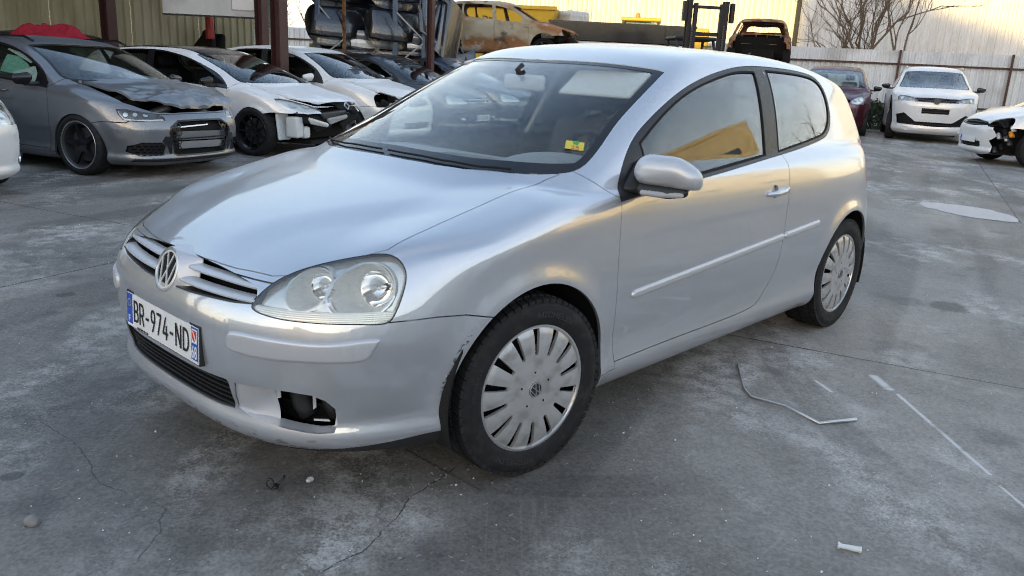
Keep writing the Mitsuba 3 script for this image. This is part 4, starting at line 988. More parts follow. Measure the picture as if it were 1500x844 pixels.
    if burnt and P.get('seats', True):
        for y in (.36, -.36): obj('seat_frame', cat(beam(wp(-1.55, y-.2, .5), wp(-1.75, y-.2, 1.1), .03), beam(wp(-1.55, y+.2, .5), wp(-1.75, y+.2, 1.1), .03), beam(wp(-1.75, y-.2, 1.1), wp(-1.75, y+.2, 1.1), .03), beam(wp(-1.6, y-.2, .7), wp(-1.6, y+.2, .7), .03)), paint, key, False, M)
    if not burnt:
        winA = ypr(dlo_p.buffer(-.004), 1)+ypr(dlo_p.buffer(-.004), -1)+prism(wxy, .9, 1.7, 'z')+prism(rw.buffer(.01), -3.6, -2.8, 'x')
        lin = S.shell-winA-cyl_y(0, .3, .42, -1.2, 1.2, 40)-cyl_y(-WB, .3, .42, -1.2, 1.2, 40)
        V_, T_, N_ = S.sheet(lin ^ bx_m(-3.25, -.33, -1, 1, .25, 1.6), -.045); scene[numbered('interior_lining', key)] = S.to_dict(V_, T_[:, ::-1], -N_, P.get('lining', 'trim_dark'), M)
        a, b, c_ = wp(-.15, 0, .95), wp(-.74, 0, .9), wp(-.4, 0, .6)
        obj('dashboard', m3.Manifold.batch_hull([m3.Manifold.sphere(.03, 10).translate((x, y, z)) for x, z in ((a[0], a[2]-.04), (b[0], b[2]+.02), (b[0], b[2]-.2), (c_[0], c_[2])) for y in (-.66, .66)]), 'trim_dark', key, 40, M)
        obj('steering_wheel', move(trimesh.creation.torus(.18, .016, 28, 8), mat((b[0]-.16, .36, b[2]), 0, -1.15)), 'trim_dark', key, 40, M)
        for y in (.36, -.36):
            q = wp(-1.65, y, .55); q2 = wp(-1.82, y, 1.14); sk = numbered('front_seat', key)
            obj('backrest', hull([(q[0], y-.18, q[2], .07), (q[0], y+.18, q[2], .07), (q2[0], y-.15, q2[2]-.08, .06), (q2[0], y+.15, q2[2]-.08, .06)]), 'cloth_dark', sk, 60, M); obj('headrest', rbx(q2[0]-.06, q2[0]+.03, y-.12, y+.12, q2[2]+.02, q2[2]+.17, .04), 'cloth_dark', sk, 60, M)
    obj('underbody', cat(bx(P['xs'][0]+.25, P['xs'][5]-.3, -.44, .44, P['zs'][1], P['zs'][1]+.05), bx(P['xs'][1]+.42, -.42, -.78, .78, P['zs'][1], P['zs'][1]+.05), bx(-.46, -.40, -.74, .74, P['zs'][1], P['zs'][3]-.12), bx(-.4, .45, -.42, .42, P['zs'][1]+.05, P['zs'][2]*.8)), P.get('under', 'matte_black'), key, False, M)
    R = P.get('R', .32); st = P.get('wheel', (5, .02, .03, 'satin_chrome')); ws_ = P.get('steer', 0.); y_ = .775*P.get('sy', 1.); rim = P.get('rim', R*.66)
    if st:
        for xx, nm, stt in ((0, 'front_wheel', ws_), (P['xs'][1], 'rear_wheel', 0)):
            for sgn in (1, -1):
                if (nm, sgn) in P.get('no_wheels', ()): continue
                wheel(nm, key, xx, y_*sgn, stt, sgn, st, R, .21, rim, M, z0=R-.004, mats=P.get('wheel_mats', ('rubber', 'hubcap_paint')))
    if 'plate' in P:
        q = wp(.876, 0, P.get('plate_z', .45)); x = q[0]+P.get('plate_dx', .01)
        pk = numbered('number_plate', key); obj('sheet', bx(x-.006, x+.006, -.26, .26, q[2]-.055, q[2]+.055), 'plate_white', pk, False, M)
        if P['plate']:
            t_ = meshkit.text_mesh(P['plate'], .075, .003, False); b_ = t_.bounds; t_.apply_translation((-(b_[0, 0]+b_[1, 0])/2, -(b_[0, 1]+b_[1, 1])/2, 0)); t_.vertices[:, 0] *= .40/(b_[1, 0]-b_[0, 0])
            A = np.eye(4); A[:3, 0], A[:3, 1], A[:3, 2], A[:3, 3] = (0, 1, 0), (0, 0, 1), (1, 0, 0), (x+.0055, 0, q[2]); obj('characters', move(t_, A), 'ink', pk, False, M)
        obj('blue_band', bx(x-.007, x+.0068, -.262, -.222, q[2]-.056, q[2]+.056), 'plate_blue', pk, False, M)
    return key, M, wp, S
SHIFT = 0.
MERGED[.05] = Skin(F, LO, HI, .05, 1, t=.022)
# ------------------------------------------------------------------ ground
CRACKS = [[(.852,.865),(.782,.861),(.713,.862),(.61,.824),(.533,.792),(.431,.733),(.281,.695),(.175,.675)], [(1.098,-.651),(1.073,-.476),(1.064,-.304),(1.08,-.153),(1.101,-.018),(1.088,.057),(1.067,.11)], [(1.027,.217),(1.017,.28),(1.066,.339),(1.08,.399),(1.109,.42),(1.148,.452),(1.184,.494)]]
JOINT_T, JOINT_S = (3.0, -2.68, -8.4), (-1.70, -7.35, -13.0)     # slab joints along s (given t) and along t (given s), in yard coordinates
def concrete(p, n, uv):
    x, y = mi.Float(p.x), mi.Float(p.y); s, t = yard_st(p)
    far = smoothstep(6., 14., dr.sqrt(dr.square(x-1.9)+dr.square(y-2.5)))
    wv = fbm(x*1.7, y*1.7, 9., 3)-.5; c, q = x*.72+y*.69, -x*.69+y*.72+.35*wv
    big = fbm(c*.55, q*1.25, 3., 4); mid = fbm(c*1.3+11, q*3.4, 1., 5); fine = fbm(x*16, y*16, 0, 3); grit = noise(x*160, y*160)*.6+noise(x*420, y*420)*.4
    v = mix((.150, .139, .124), (.240, .224, .202), smoothstep(.34, .66, big))
    v = mix(v, (.40, .385, .36), smoothstep(.36, .70, mid)*smoothstep(.28, .72, fine*.6+grit*.4)*smoothstep(.25, .60, noise(x*1.3+3, y*1.3))*.9)
    v = mix(v, (.075, .074, .073), smoothstep(.54, .78, fbm(x*.9+50, y*.9, 2., 5))*.5)
    v = mix(v, (.05, .049, .049), smoothstep(.66, .86, fbm(x*3.1+8, y*3.1+70, 2., 4))*.4)
    # tyre tracks: darker bands along the lanes
    tr = fbm(s*.25, t*3.2, 5., 3); v = v*(1.-.28*smoothstep(.5, .7, tr))
    q0 = -x*.69+y*.72; scr = smoothstep(.74, .80, noise(c*1.2+3, q0*75))*smoothstep(.55, .8, noise(c*2.1, q*2.6+40)); v = mix(v, (.30, .295, .285), scr*.10)
    agg = noise(x*95+9, y*95); v = v*(.50+.42*grit+.34*agg+.24*fine)
    speck = smoothstep(.93, .97, noise(x*70+5, y*70)); v = mix(v, (.40, .39, .37), speck*.4)
    # oil stain, paint strokes
    for cx_, cy_, R_ in ((1.286, -.229, .045), (.456, -2.233, .06), (-3.632, 1.191, .16)):
        dd = dr.sqrt(dr.square(x-cx_)+dr.square((y-cy_)*1.15))+.03*(fbm(x*25, y*25, 1., 2)-.5)*(R_/.06)
        v = mix(v, (.03, .03, .031), smoothstep(R_, R_*.6, dd)*.6)
    for a, b, w in (((-1.798, 1.493), (-1.256, 2.0), .013), ((-1.186, 2.05), (-1.03, 2.2), .010), ((-1.662, 1.168), (-1.586, 1.274), .012), ((-1.84, 1.44), (-1.95, 1.33), .03)):
        dd = seg_d(x, y, a, b)+.004*(fbm(x*30, y*30, 0, 2)-.5); v = mix(v, (.56, .555, .54), smoothstep(w, w*.3, dd)*smoothstep(.10, .45, fine)*.85)
    # tyre marks: dark curved bands with the print of the tread
    for cx_, cy_, R_, w, a0, a1 in ((-2.2, -1.2, 3.10, .085, -.2, 1.1), (-2.2, -1.2, 4.55, .085, -.3, .9), (4.2, 4.6, 4.75, .09, -2.9, -1.9), (-6., 6., 6.6, .10, -1.3, -.2), (-9., -4., 6.0, .1, -.9, .7)):
        rx, ry = x-cx_, y-cy_; rr = dr.sqrt(rx*rx+ry*ry); an = dr.atan2(ry, rx); off_ = rr-R_+.03*(fbm(x*2, y*2, 4., 2)-.5)
        band = smoothstep(w, w*.75, dr.abs(off_))*smoothstep(a0, a0+.25, an)*smoothstep(a1, a1-.25, an)
        tread = smoothstep(.15, .5, dr.abs(dr.sin(an*R_*70+dr.abs(off_)*60)))*smoothstep(.0, .012, dr.abs(dr.abs(off_)-.03))
        v = v*(1-band*(.13+.10*tread)*smoothstep(.30, .62, fbm(x*3.5+20, y*3.5, 6., 3)))
    # joints and cracks
    wob = .012*(fbm(x*3, y*3, 7., 3)-.5)
    j = mi.Float(0)
    for k in JOINT_T: j = dr.maximum(j, smoothstep(.0085, .004, dr.abs(t-k+wob))*(1. if k < 0 else smoothstep(-7.2, -7.5, s)))
    for k in JOINT_S: j = dr.maximum(j, smoothstep(.0075, .003, dr.abs(s-k+wob)))
    wx = .022*(fbm(x*22, y*22, 3., 3)-.5); wy = .022*(fbm(x*22+40, y*22, 3., 3)-.5)
    for L in CRACKS:
        for a, b in zip(L[:-1], L[1:]): j = dr.maximum(j, smoothstep(.0042, .0012, seg_d(x+wx, y+wy, a, b))*(.85 if L is CRACKS[0] else .5)*smoothstep(.2, .5, fine))
    return mix(v, (.012, .012, .012), j*.9)
def conc_rough(p, n, uv):
    x, y = p.x, p.y; return .48+.25*fbm(x*1.3, y*1.3, 1., 3)
def conc_h(p, n, uv):
    x, y = mi.Float(p.x), mi.Float(p.y); return .0014*fbm(x*40, y*40, 0., 3)+.0012*noise(x*200, y*200)
scene['concrete'] = two({'type': 'bumpmap', 'bump': mikit.proc(conc_h, .002), 'scale': 1., 'bsdf': {'type': 'principled', 'base_color': mikit.proc(concrete), 'roughness': mikit.proc(conc_rough), 'specular': .45}})
def sheet_grid(x0, x1, y0, y1, z, n=8):
    gx, gy = np.meshgrid(np.linspace(x0, x1, n), np.linspace(y0, y1, n), indexing='ij'); V = np.c_[gx.ravel(), gy.ravel(), np.full(n*n, z)]
    i = np.arange(n*n).reshape(n, n); q = np.stack([i[:-1, :-1], i[1:, :-1], i[1:, 1:], i[:-1, 1:]], -1).reshape(-1, 4); return V, np.vstack([q[:, :3], q[:, [0, 2, 3]]])
scene['ground'] = raw_ply(*sheet_grid(-300, 300, -300, 300, 0.), None, 'concrete'); tag('ground', 'dark grey cracked concrete yard', kind='structure')
pud = curve([(-8.423,-.464),(-8.732,-.173),(-8.666,.211),(-8.208,.609),(-7.873,.534),(-7.857,.205),(-8.006,-.187)], 24)
pud = pud+(meshkit.fbm(np.c_[pud*5., np.zeros(len(pud))], 4, 2)[:, None]-.5)*.34*(pud-pud.mean(0))*[1, .7]
scene['puddle_water'] = two({'type': 'principled', 'base_color': C(.34, .345, .36), 'roughness': .45, 'specular': .5})
scene['puddle'] = mikit.ply(trimesh.Trimesh(np.c_[pud, np.full(len(pud), .004)], [[0, i, i+1] for i in range(1, len(pud)-1)]), 'puddle_water'); tag('puddle', 'shallow puddle on the concrete', kind='structure')

# ------------------------------------------------------------------ sheds, walls, fences (yard coordinates s, t, z)
def corrugated(L, H, pitch=.25, depth=.035, th=.003, prof_=(.0, .28, .40, .72, .84)):
    "one sheet: along x from 0 to L, upright, ribs outwards (+y)"
    xs, ys = [], []; n = max(1, int(round(L/pitch))); p = L/n
    for i in range(n): xs += [i*p+f*p for f in prof_]; ys += [0, 0, depth, depth, 0]
    xs.append(L); ys.append(0.); xs, ys = np.array(xs), np.array(ys)
    poly = Polygon(np.vstack([np.c_[xs, ys], np.c_[xs, ys-th][::-1]])); return trimesh.creation.extrude_polygon(poly, H)
SHEETS = {}
def sheet_wall(key, a, b, z0, z1, bsdf, width=1.0, pitch=.25, depth=.035, flip=False, part='panel'):
    a, b = np.array(a, float), np.array(b, float); L = np.linalg.norm(b-a); n = int(round(L/width)); w = L/n; d = (b-a)/L; nrm = np.array([d[1], -d[0]]) if flip else np.array([-d[1], d[0]])
    ck = (round(w, 4), z1-z0, pitch, depth, bsdf)
    if ck not in SHEETS: SHEETS[ck] = mikit.ply(corrugated(w-.003, z1-z0, pitch, depth), bsdf)
    for i in range(n):
        q = a+d*w*i; M = np.eye(4); M[:2, 0], M[:2, 1], M[:3, 3] = d, nrm, (q[0]+nrm[0]*.002*(i % 2), q[1]+nrm[1]*.002*(i % 2), z0)
        scene[numbered(part, key)] = {**SHEETS[ck], 'to_world': T4(YM @ M)}
k = thing('warehouse', 'tall cream corrugated warehouse wall in warm sunlight behind the forklift mast', 'building'); WL = k
sheet_wall(k, (-36., -3.42), (-36., -18.4), 0., 8., 'cream_sheet', 1.0, .25, .07, flip=True)
obj('roof_edge', bx(-36.3, -35.7, -18.5, -3.42, 8., 8.3), 'dark_steel', k, False, YM); obj('inner_wall', bx(-46., -36.05, -18.4, -3.5, 0, 8.), 'pale_sheet', k, False, YM)
k = thing('warehouse', 'pale corrugated warehouse wall behind the bare tree, partly in shade', 'building')
sheet_wall(k, (-34.4, 15.), (-34.4, -3.2), 0., 8., 'pale_sheet', 1.0, .25, .075, flip=True)
obj('corner_trim', bx(-35.9, -34.30, -3.38, -3.20, 0, 8.), 'dark_steel', k, False, YM); obj('roof_edge', bx(-34.7, -34.1, -3.3, 15., 8., 8.3), 'dark_steel', k, False, YM); obj('inner_wall', bx(-46., -34.46, -3.1, 15, 0, 8.), 'pale_sheet', k, False, YM)
def fence(name, label, a, b, H, bsdf, posts):
    k = thing(name, label, 'fence'); a, b = np.array(a), np.array(b); d = (b-a)/np.linalg.norm(b-a); nrm = np.array([-d[1], d[0]])
    if nrm @ (np.array([2.6, 1.8])-a) < 0: nrm = -nrm
    sheet_wall(k, a, b, .0, H, bsdf, 1.0, .20, .04, flip=bool(np.array([-d[1], d[0]]) @ nrm < 0))
    L = np.linalg.norm(b-a)
    def P(u, o, z): q = a+d*u+nrm*o; return (q[0], q[1], z)
    for z in (H-.42, .7): obj('rail', beam(P(0, .06, z), P(L, .06, z), .05, .06), 'brown_steel', k, False, YM)
    for u in posts: obj('post', beam(P(u, .11, 0), P(u, .11, H+.02), .07, .07), 'brown_steel', k, False, YM)
    return k
fence('fence', 'whitish corrugated sheet fence with brown rails behind the white SUV', (-26.35, -4.4), (-29.1, 6.8), 2.41, 'fence_sheet', [.1, 5.55, 8.9, 11.3])
fence('fence', 'grey sheet fence seen through the gap left of the parts rack', (-21.6, -21.5), (-25.5, -12.5), 2.32, 'fence_sheet', [.1, 4.5, 9])
# open shed on the left: back wall, posts, hanging shutter
SH = thing('shed', 'open-fronted shed with yellowish corrugated back wall behind the grey hatchback', 'shed')
sheet_wall(SH, (-15.3, -15.), (5., -15.), 0., 4.5, 'shed_sheet', 1.015, .25, .04)
sheet_wall(SH, (-9.62, -9.10), (-9.70, -9.45), 0., 4.4, 'green_sheet', .36, .09, .015, flip=True, part='green_panel')
obj('roof', bx(-15.3, 5., -15., -9.6, 4.5, 4.62), 'dark_steel', SH, False, YM)
def hbeam(s, t, w, H=4.2):
    return cat(bx(s-w/2, s+w/2, t-w/2, t-w/2+.014, 0, H), bx(s-w/2, s+w/2, t+w/2-.014, t+w/2, 0, H), bx(s-.006, s+.006, t-w/2+.014, t+w/2-.014, 0, H))
for s, t, w in ((-7.72, -7.38, .19), (-8.07, -11.73, .20), (-11.87, -7.17, .12), (-9.08, -9.0, .17), (-1., -7.4, .19), (3.5, -7.4, .19)): obj('post', hbeam(s, t, w), 'brown_steel', SH, False, YM)
k = thing('shutter_panel', 'dirty white hanging panel with a framed notice, above the white coupe', 'panel')
sp_ = np.array([(-8.56, -10.86), (-9.28, -9.2)]); dd_ = (sp_[1]-sp_[0])/np.linalg.norm(sp_[1]-sp_[0]); nn_ = np.array([dd_[1], -dd_[0]])*-1
PM = np.eye(4); PM[:2, 0], PM[:2, 1], PM[:3, 3] = dd_, np.array([-dd_[1], dd_[0]]), (sp_[0][0], sp_[0][1], 0)
Lp = np.linalg.norm(sp_[1]-sp_[0])
obj('board', bx(0, Lp, -.03, .03, 1.965, 4.6), 'signboard', k, False, YM @ PM)
obj('edge', bx(-.01, Lp+.01, -.035, .035, 1.935, 1.965), 'dark_steel', k, False, YM @ PM)
for y_ in (-.036, .036): obj('notice_frame', cat(bx(1.28, 1.72, y_-.004, y_+.004, 2.06, 2.085), bx(1.28, 1.30, y_-.004, y_+.004, 2.085, 2.9), bx(1.70, 1.72, y_-.004, y_+.004, 2.085, 2.9)), 'pvc_grey', k, False, YM @ PM); obj('notice_sheet', bx(1.30, 1.70, y_-.002, y_+.002, 2.085, 2.9), 'plate_white', k, False, YM @ PM)
k = thing('fire_extinguisher', 'red fire extinguisher hanging on a dark post below the panel', 'fire extinguisher')
obj('cylinder', move(lathe([(0, 0), (.075, .01), (.08, .04), (.08, .40), (.05, .47), (.025, .50), (.025, .53), (0, .53)], 20, 'z'), mat((-9.78, -11.0, 1.55))), 'fire_red', k, 30, YM)
obj('valve', bx(-9.83, -9.73, -11.02, -10.98, 2.08, 2.13), 'matte_black', k, False, YM)
tag(obj('steel_post', bx(-9.95, -9.86, -11.15, -11.03, 0, 3.2), 'matte_black', None, False, YM), 'thin dark post carrying the fire extinguisher', 'post')
k = thing('engine_block', 'dark greasy engine on a stand below the hanging panel', 'engine')
obj('block', hull([(-10.2, -11.9, 1.25, .12), (-10.2, -11.2, 1.25, .12), (-10.5, -11.9, 1.6, .08), (-10.4, -11.3, 1.62, .06)]), 'soot', k, 40, YM); obj('stand', cat(bx(-10.6, -10.1, -12, -11.1, 1.0, 1.12), bx(-10.55, -10.45, -11.9, -11.8, 0, 1.), bx(-10.25, -10.15, -11.3, -11.2, 0, 1.)), 'brown_steel', k, False, YM); obj('pulley', move(trimesh.creation.cylinder(.12, .08, sections=20), mat((-10.0, -11.3, 1.62), 0, 1.57)), 'matte_black', k, 30, YM)
def crumple(center, size, n, seed, amp, bsdf, name, label, catg, zfun=None, parent=None, M=None):
    r = np.random.default_rng(seed); u = np.linspace(-1, 1, n); U, Vv = np.meshgrid(u, u, indexing='ij'); P = np.stack([U.ravel()*2.2, Vv.ravel()*2.2, np.full(U.size, seed*3.1)], -1)
    h = np.abs(meshkit.fbm(P*1.2, 4, seed)-.5)*2; h2 = meshkit.noise(P*.7+9, seed); rr = np.hypot(U, Vv).ravel()*(1+.25*(meshkit.noise(P*1.5+4, seed)-.5))
    z = (1-np.clip(rr, 0, 1)**2)*(.35+.9*h2)*size[2]-amp*h*(1-.3*rr); V = np.c_[U.ravel()*size[0], Vv.ravel()*size[1], np.maximum(z, -.02)]
    V[:, :2] *= np.where(rr > 1, 1/np.maximum(rr, 1), 1)[:, None]
    i = np.arange(n*n).reshape(n, n); q = np.stack([i[:-1, :-1], i[1:, :-1], i[1:, 1:], i[:-1, 1:]], -1).reshape(-1, 4); T = np.vstack([q[:, :3], q[:, [0, 2, 3]]])
    return trimesh.Trimesh(V+np.array(center), T)
tag(obj('cloth', crumple((0, 0, 0), (.56, .34, .26), 90, 5, .34, None, '', '', ''), 'red_cloth', None, True, mat(yw(-5.40, -9.55, 1.415), YAW0-.95)), 'crumpled bright red cloth heaped on a car roof behind the grey hatchback', 'cloth')
k = thing('foam_block', 'broken white foam block leaning by the shed wall', 'block'); obj('block', extr(Polygon([(0, 0), (.62, 0), (.62, .36), (.48, .34), (.30, .30), (.12, .52), (.02, .50)]), .12), 'white_plastic', k, False, YM @ mat((-10.6, -10.6, 1.30), 1.98, 0, math.pi/2)); obj('crate', bx(-11.2, -10.3, -10.9, -9.9, 0, 1.29), 'matte_black', k, False, YM)

# ------------------------------------------------------------------ rack of body panels
RK = thing('storage_rack', 'steel pallet rack with blue uprights stacked full of car body panels', 'rack')
RB = np.array([-11.6, -9.8]); RD = np.array([-.51, .86]); RN = np.array([-.86, -.51])   # front line, depth direction
def rk(u, v, z): q = RB+RD*u+RN*v; return (q[0], q[1], z)
U_ = [0., .60, 1.62, 2.28]
for i, u in enumerate((0., 1.62, 2.24)):
    for v in (0, 1.1): obj('upright', beam(rk(u, v, 0), rk(u, v, 4.4), .085, .06), 'rack_blue', RK, False, YM)
obj('upright', beam(rk(.55, .0, 0), rk(.55, .0, 4.4), .065, .05), 'rust', RK, False, YM)
for a, b in (((.04, 0, 2.35), (.56, 0, 1.75)), ((.56, 0, 1.72), (.04, 0, 1.3)), ((1.66, 0, 2.30), (2.24, 0, 1.76)), ((2.24, 0, 1.72), (1.66, 0, 1.25)), ((.04, 0, 3.4), (.56, 0, 2.8))): obj('brace', beam(rk(*a), rk(*b), .035, .03), 'pvc_grey', RK, False, YM)
for z in (1.30, 2.95):
    for v in (0, 1.1): obj('shelf_beam', beam(rk(-.5, v, z), rk(3.2, v, z), .05, .10), 'rust' if v == 0 else 'rack_blue', RK, False, YM)
    obj('shelf_deck', cat(*[beam(rk(u, -.05, z+.06), rk(u, 1.2, z+.06), .10, .02) for u in np.arange(-.4, 3.2, .22)]), 'dark_steel', RK, False, YM)
# body panels: bonnets, tail gates, doors and bumpers of scrapped cars, taken from the same skin
def panel_kinds():
    S = MERGED[.05]; out = {}
    def take(m, c):
        V, T, N, _ = S.split(m); V = V-np.array(c); return trimesh.Trimesh(V, T, process=False)
    hxy = Polygon(HOODXY+[(a, -b) for a, b in HOODXY[::-1]]).buffer(0)
    out['bonnet'] = take(S.shell ^ prism(hxy, .62, 1.3, 'z'), (.35, 0, .87))
    rw = Polygon(curve([(-.54, 1.03), (0, 1.01), (.54, 1.03), (.50, 1.2), (.44, 1.31), (0, 1.32), (-.44, 1.31), (-.50, 1.2)], 6))
    tg = Polygon([(-.68, .62), (-.68, .98), (-.62, 1.2), (-.56, 1.40), (.56, 1.40), (.62, 1.2), (.68, .98), (.68, .62)]).buffer(-.28).buffer(.28)
    out['tailgate'] = take(S.shell ^ prism(tg, -3.6, -2.86, 'x'), (-3.2, 0, 1.0))
    out['tailgate'].vertices[:, 0] += .28*out['tailgate'].vertices[:, 1]**2+.25*np.maximum(out['tailgate'].vertices[:, 2], 0)**2
    out['car_door'] = take((S.shell ^ ypr(Polygon(DOOR).union(Polygon(curve(DGLASS, 6)).buffer(.05)), 1))-ypr(dg_p, 1), (-1.1, .8, .8))
    bp = Polygon([(1.3, .2), (1.3, .64), (.70, .64), (.54, .624), (.30, .62), (.33, .2)])
    out['bumper'] = take((S.shell ^ prism(bp, -1.3, 1.3, 'y'))-prism(sbox(-.37, .31, .37, .40), .5, 1, 'x'), (.6, 0, .45))
    return out
PK = panel_kinds(); PCOL = ['paint_black', 'paint_black', 'paint_navy', 'paint_black', 'paint_white', 'paint_black', 'paint_navy', 'paint_light_silver', 'paint_black']
PD = {}
def put_panel(kind, col, M, label, group):
    if (kind, col) not in PD: PD[(kind, col)] = mikit.ply(PK[kind], col, 40)
    kname = {'bonnet': 'bonnet', 'tailgate': 'tailgate', 'car_door': 'car_door', 'bumper': 'bumper'}[kind]
    key = numbered(kname); scene[key] = {**PD[(kind, col)], 'to_world': T4(M)}; tag(key, label, {'bonnet': 'bonnet', 'tailgate': 'tailgate', 'car_door': 'car door', 'bumper': 'bumper'}[kind], group)
cname = {'paint_black': 'black', 'paint_navy': 'dark blue', 'paint_white': 'white', 'paint_light_silver': 'silver', 'paint_grey': 'grey', 'paint_red': 'red', 'paint_blue': 'blue', 'paint_maroon': 'dark red'}
r5 = np.random.default_rng(11)
rk_yaw = math.atan2(RD[1], RD[0])
LAB = {}
def once(text):
    LAB[text] = LAB.get(text, 0)+1; return text
POS = ['outermost', 'second', 'third', 'fourth', 'fifth', 'sixth', 'seventh', 'eighth', 'ninth', 'tenth']
def stand(u, v, z, lean, turn): return YM @ mat(rk(u, v, z), rk_yaw+math.pi+turn) @ mat(ry=lean)
for bay, (u0, n) in enumerate(((.05, 7), (1.30, 8))):
    side = 'left' if bay == 0 else 'right'
    for i in range(n):
        col = PCOL[(i*3+bay*2) % len(PCOL)] if i else 'paint_black'
        put_panel('tailgate', col, stand(u0+.42+.12*i, .12+.17*i+r5.uniform(-.04, .04), 1.95+.07*math.sin(i*.5)+r5.uniform(-.03, .03), -.22-.03*i+r5.uniform(-.05, .05), -1.05+.03*i+r5.uniform(-.08, .08)), f'{cname[col]} tailgate, {POS[i]} from the left in the {side} stack of the parts rack', 'tailgates stacked in the rack')
    for i in range(n-2):
        col = PCOL[(i*5+bay+1) % len(PCOL)]
        put_panel('tailgate', col, stand(u0+.45+.13*i, .25+.17*i+r5.uniform(-.04, .04), 2.72+r5.uniform(-.05, .05), -.35+r5.uniform(-.1, .1), -1.0+r5.uniform(-.1, .1)), f'{cname[col]} tailgate, {POS[i]} from left in upper rear row, {side} rack bay', 'tailgates stacked in the rack')
    for j in range(5):
        col = ['paint_light_silver', 'paint_black', 'paint_white', 'paint_black', 'paint_navy'][j]
        kd = 'bonnet' if j % 2 else 'bumper'
        put_panel(kd, col, YM @ mat(rk(u0+.45+.03*j, .45, 1.42+.075*j), rk_yaw-math.pi/2+r5.uniform(-.1, .1), r5.uniform(-.05, .05), 0), f"{cname[col]} {kd} lying flat, {POS[j]} from the bottom of the {side} bay of the rack", 'flat panels on the lower shelf')
for i, col in enumerate(['paint_black', 'paint_navy', 'paint_black']):
    put_panel('car_door', col, YM @ mat(rk(2.50+.12*i, .3+.05*i, 2.12-.06*i), rk_yaw-math.pi/2-.35+r5.uniform(-.1, .1), .9+.12*i, .12), f'{cname[col]} car door, {POS[i]} in the row hanging at the right end of the rack', 'doors at the right end of the rack')
for i, (s, t, z, ry) in enumerate([(-14.0, -8.45, 1.45, .4), (-14.4, -8.15, 1.45, -.3)]):
    put_panel('car_door', 'paint_red', YM @ mat((s, t, z), rk_yaw-1.9+.2*i, 1.2+ry), f"red car door {'under the silver doors' if i == 0 else 'beside the burnt wheel'} at the end of the rack", None)
for i in range(4):
    put_panel(['bumper', 'bonnet', 'car_door'][i % 3], ['paint_black', 'paint_navy', 'paint_black'][i % 3], YM @ mat((-15.6-.22*i, -9.2+.2*i, 1.20+.05*(i % 3)), .6*i, .3*i, .25), f'dark scrap {["bumper", "bonnet", "door"][i % 3]}, {POS[i]} from the left in the heap below the burnt SUV', 'scrap panels below the burnt SUV')
RK2 = thing('steel_platform', 'dark steel platform under the burnt SUV and the scrap heap', 'platform')
obj('deck', bx(-21.2, -16.6, -11.2, -5.6, 1.25, 1.41), 'soot', RK2, False, YM)
for s in (-21, -16.8):
    for t in (-11, -5.8): obj('leg', bx(s-.1, s+.1, t-.1, t+.1, 0, 1.25), 'soot', RK2, False, YM)
obj('scrap_bale', bx(-21.1, -20.5, -10.6, -6.0, 1.41, 2.0), 'soot', RK2, False, YM); obj('side_sheet', bx(-16.72, -16.66, -11, -5.8, .1, 1.25), 'soot', RK2, False, YM)  # dark box added behind the burnt SUV to deepen the shade beneath it

# ------------------------------------------------------------------ far machines
k = thing('forklift', 'black forklift with raised mast standing behind the hatchback', 'forklift')
FM = YM @ mat((-18.55, -3.25, 0), -1.05+math.pi/2)     # local y across the mast, x forwards
for sg in (1, -1):
    obj('mast_rail', cat(bx(-.06, .06, .46*sg-.05, .46*sg+.05, .1, 3.12), bx(-.09, -.06, .46*sg-.08, .46*sg+.08, .1, 3.12)), 'mast_black', k, False, FM)
    obj('mast_rail', bx(.0, .10, .33*sg-.045, .33*sg+.045, .15, 3.05), 'mast_black', k, False, FM)
    obj('hook_plate', bx(-.05, .10, .60*sg-.045, .60*sg+.045, 2.62, 3.08), 'mast_black', k, False, FM)
    obj('lift_chain', cat(*[bx(.11, .13, .40*sg-.02, .40*sg+.02, .4+.06*i, .44+.06*i) for i in range(36)]), 'dark_metal', k, False, FM)
    obj('fork', cat(bx(.20, .26, .25*sg-.06, .25*sg+.06, .15, .9), bx(.20, 1.3, .25*sg-.06, .25*sg+.06, .10, .15)), 'dark_steel', k, False, FM)
for z, h in ((2.93, .07), (2.28, .09), (1.1, .1)): obj('cross_beam', bx(-.03, .06, -.46, .46, z, z+h), 'mast_black', k, False, FM)
obj('carriage', cat(bx(.13, .20, -.5, .5, .5, .6), bx(.13, .20, -.5, .5, .85, .95)), 'dark_steel', k, False, FM)
obj('body', rbx(-2.2, -.5, -.55, .55, .25, 1.15, .08), 'yellow_paint', k, 40, FM)
cb = numbered('cab', k)
for sg in (1, -1):
    obj('cab_post', tube([(-.55, .52*sg, 1.1), (-.62, .50*sg, 1.7), (-.9, .48*sg, 2.22)], .04, 8), 'dark_steel', cb, 40, FM); obj('cab_post', tube([(-1.9, .52*sg, 1.1), (-1.85, .48*sg, 2.22)], .04, 8), 'dark_steel', cb, 40, FM)
    obj('cab_window', bx(-1.75, -.95, .47*sg-.003, .47*sg+.003, 1.2, 2.1), 'tinted_glass', cb, False, FM)
obj('cab_roof', rbx(-1.95, -.8, -.55, .55, 2.2, 2.30, .04), 'dark_steel', cb, 40, FM); obj('seat', hull([(-1.5, -.2, 1.25, .06), (-1.5, .2, 1.25, .06), (-1.65, -.2, 1.75, .05), (-1.65, .2, 1.75, .05)]), 'trim_dark', cb, 40, FM)
for x in (-.35, -1.9):
    for sg in (1, -1): wheel('wheel', k, x, .48*sg, 0, sg, (6, .025, .0, 'dark_metal'), .32, .2, .18, FM)
k = thing('flatbed_trailer', 'black-sided flatbed trailer with pale chassis in front of the sunlit wall', 'trailer')
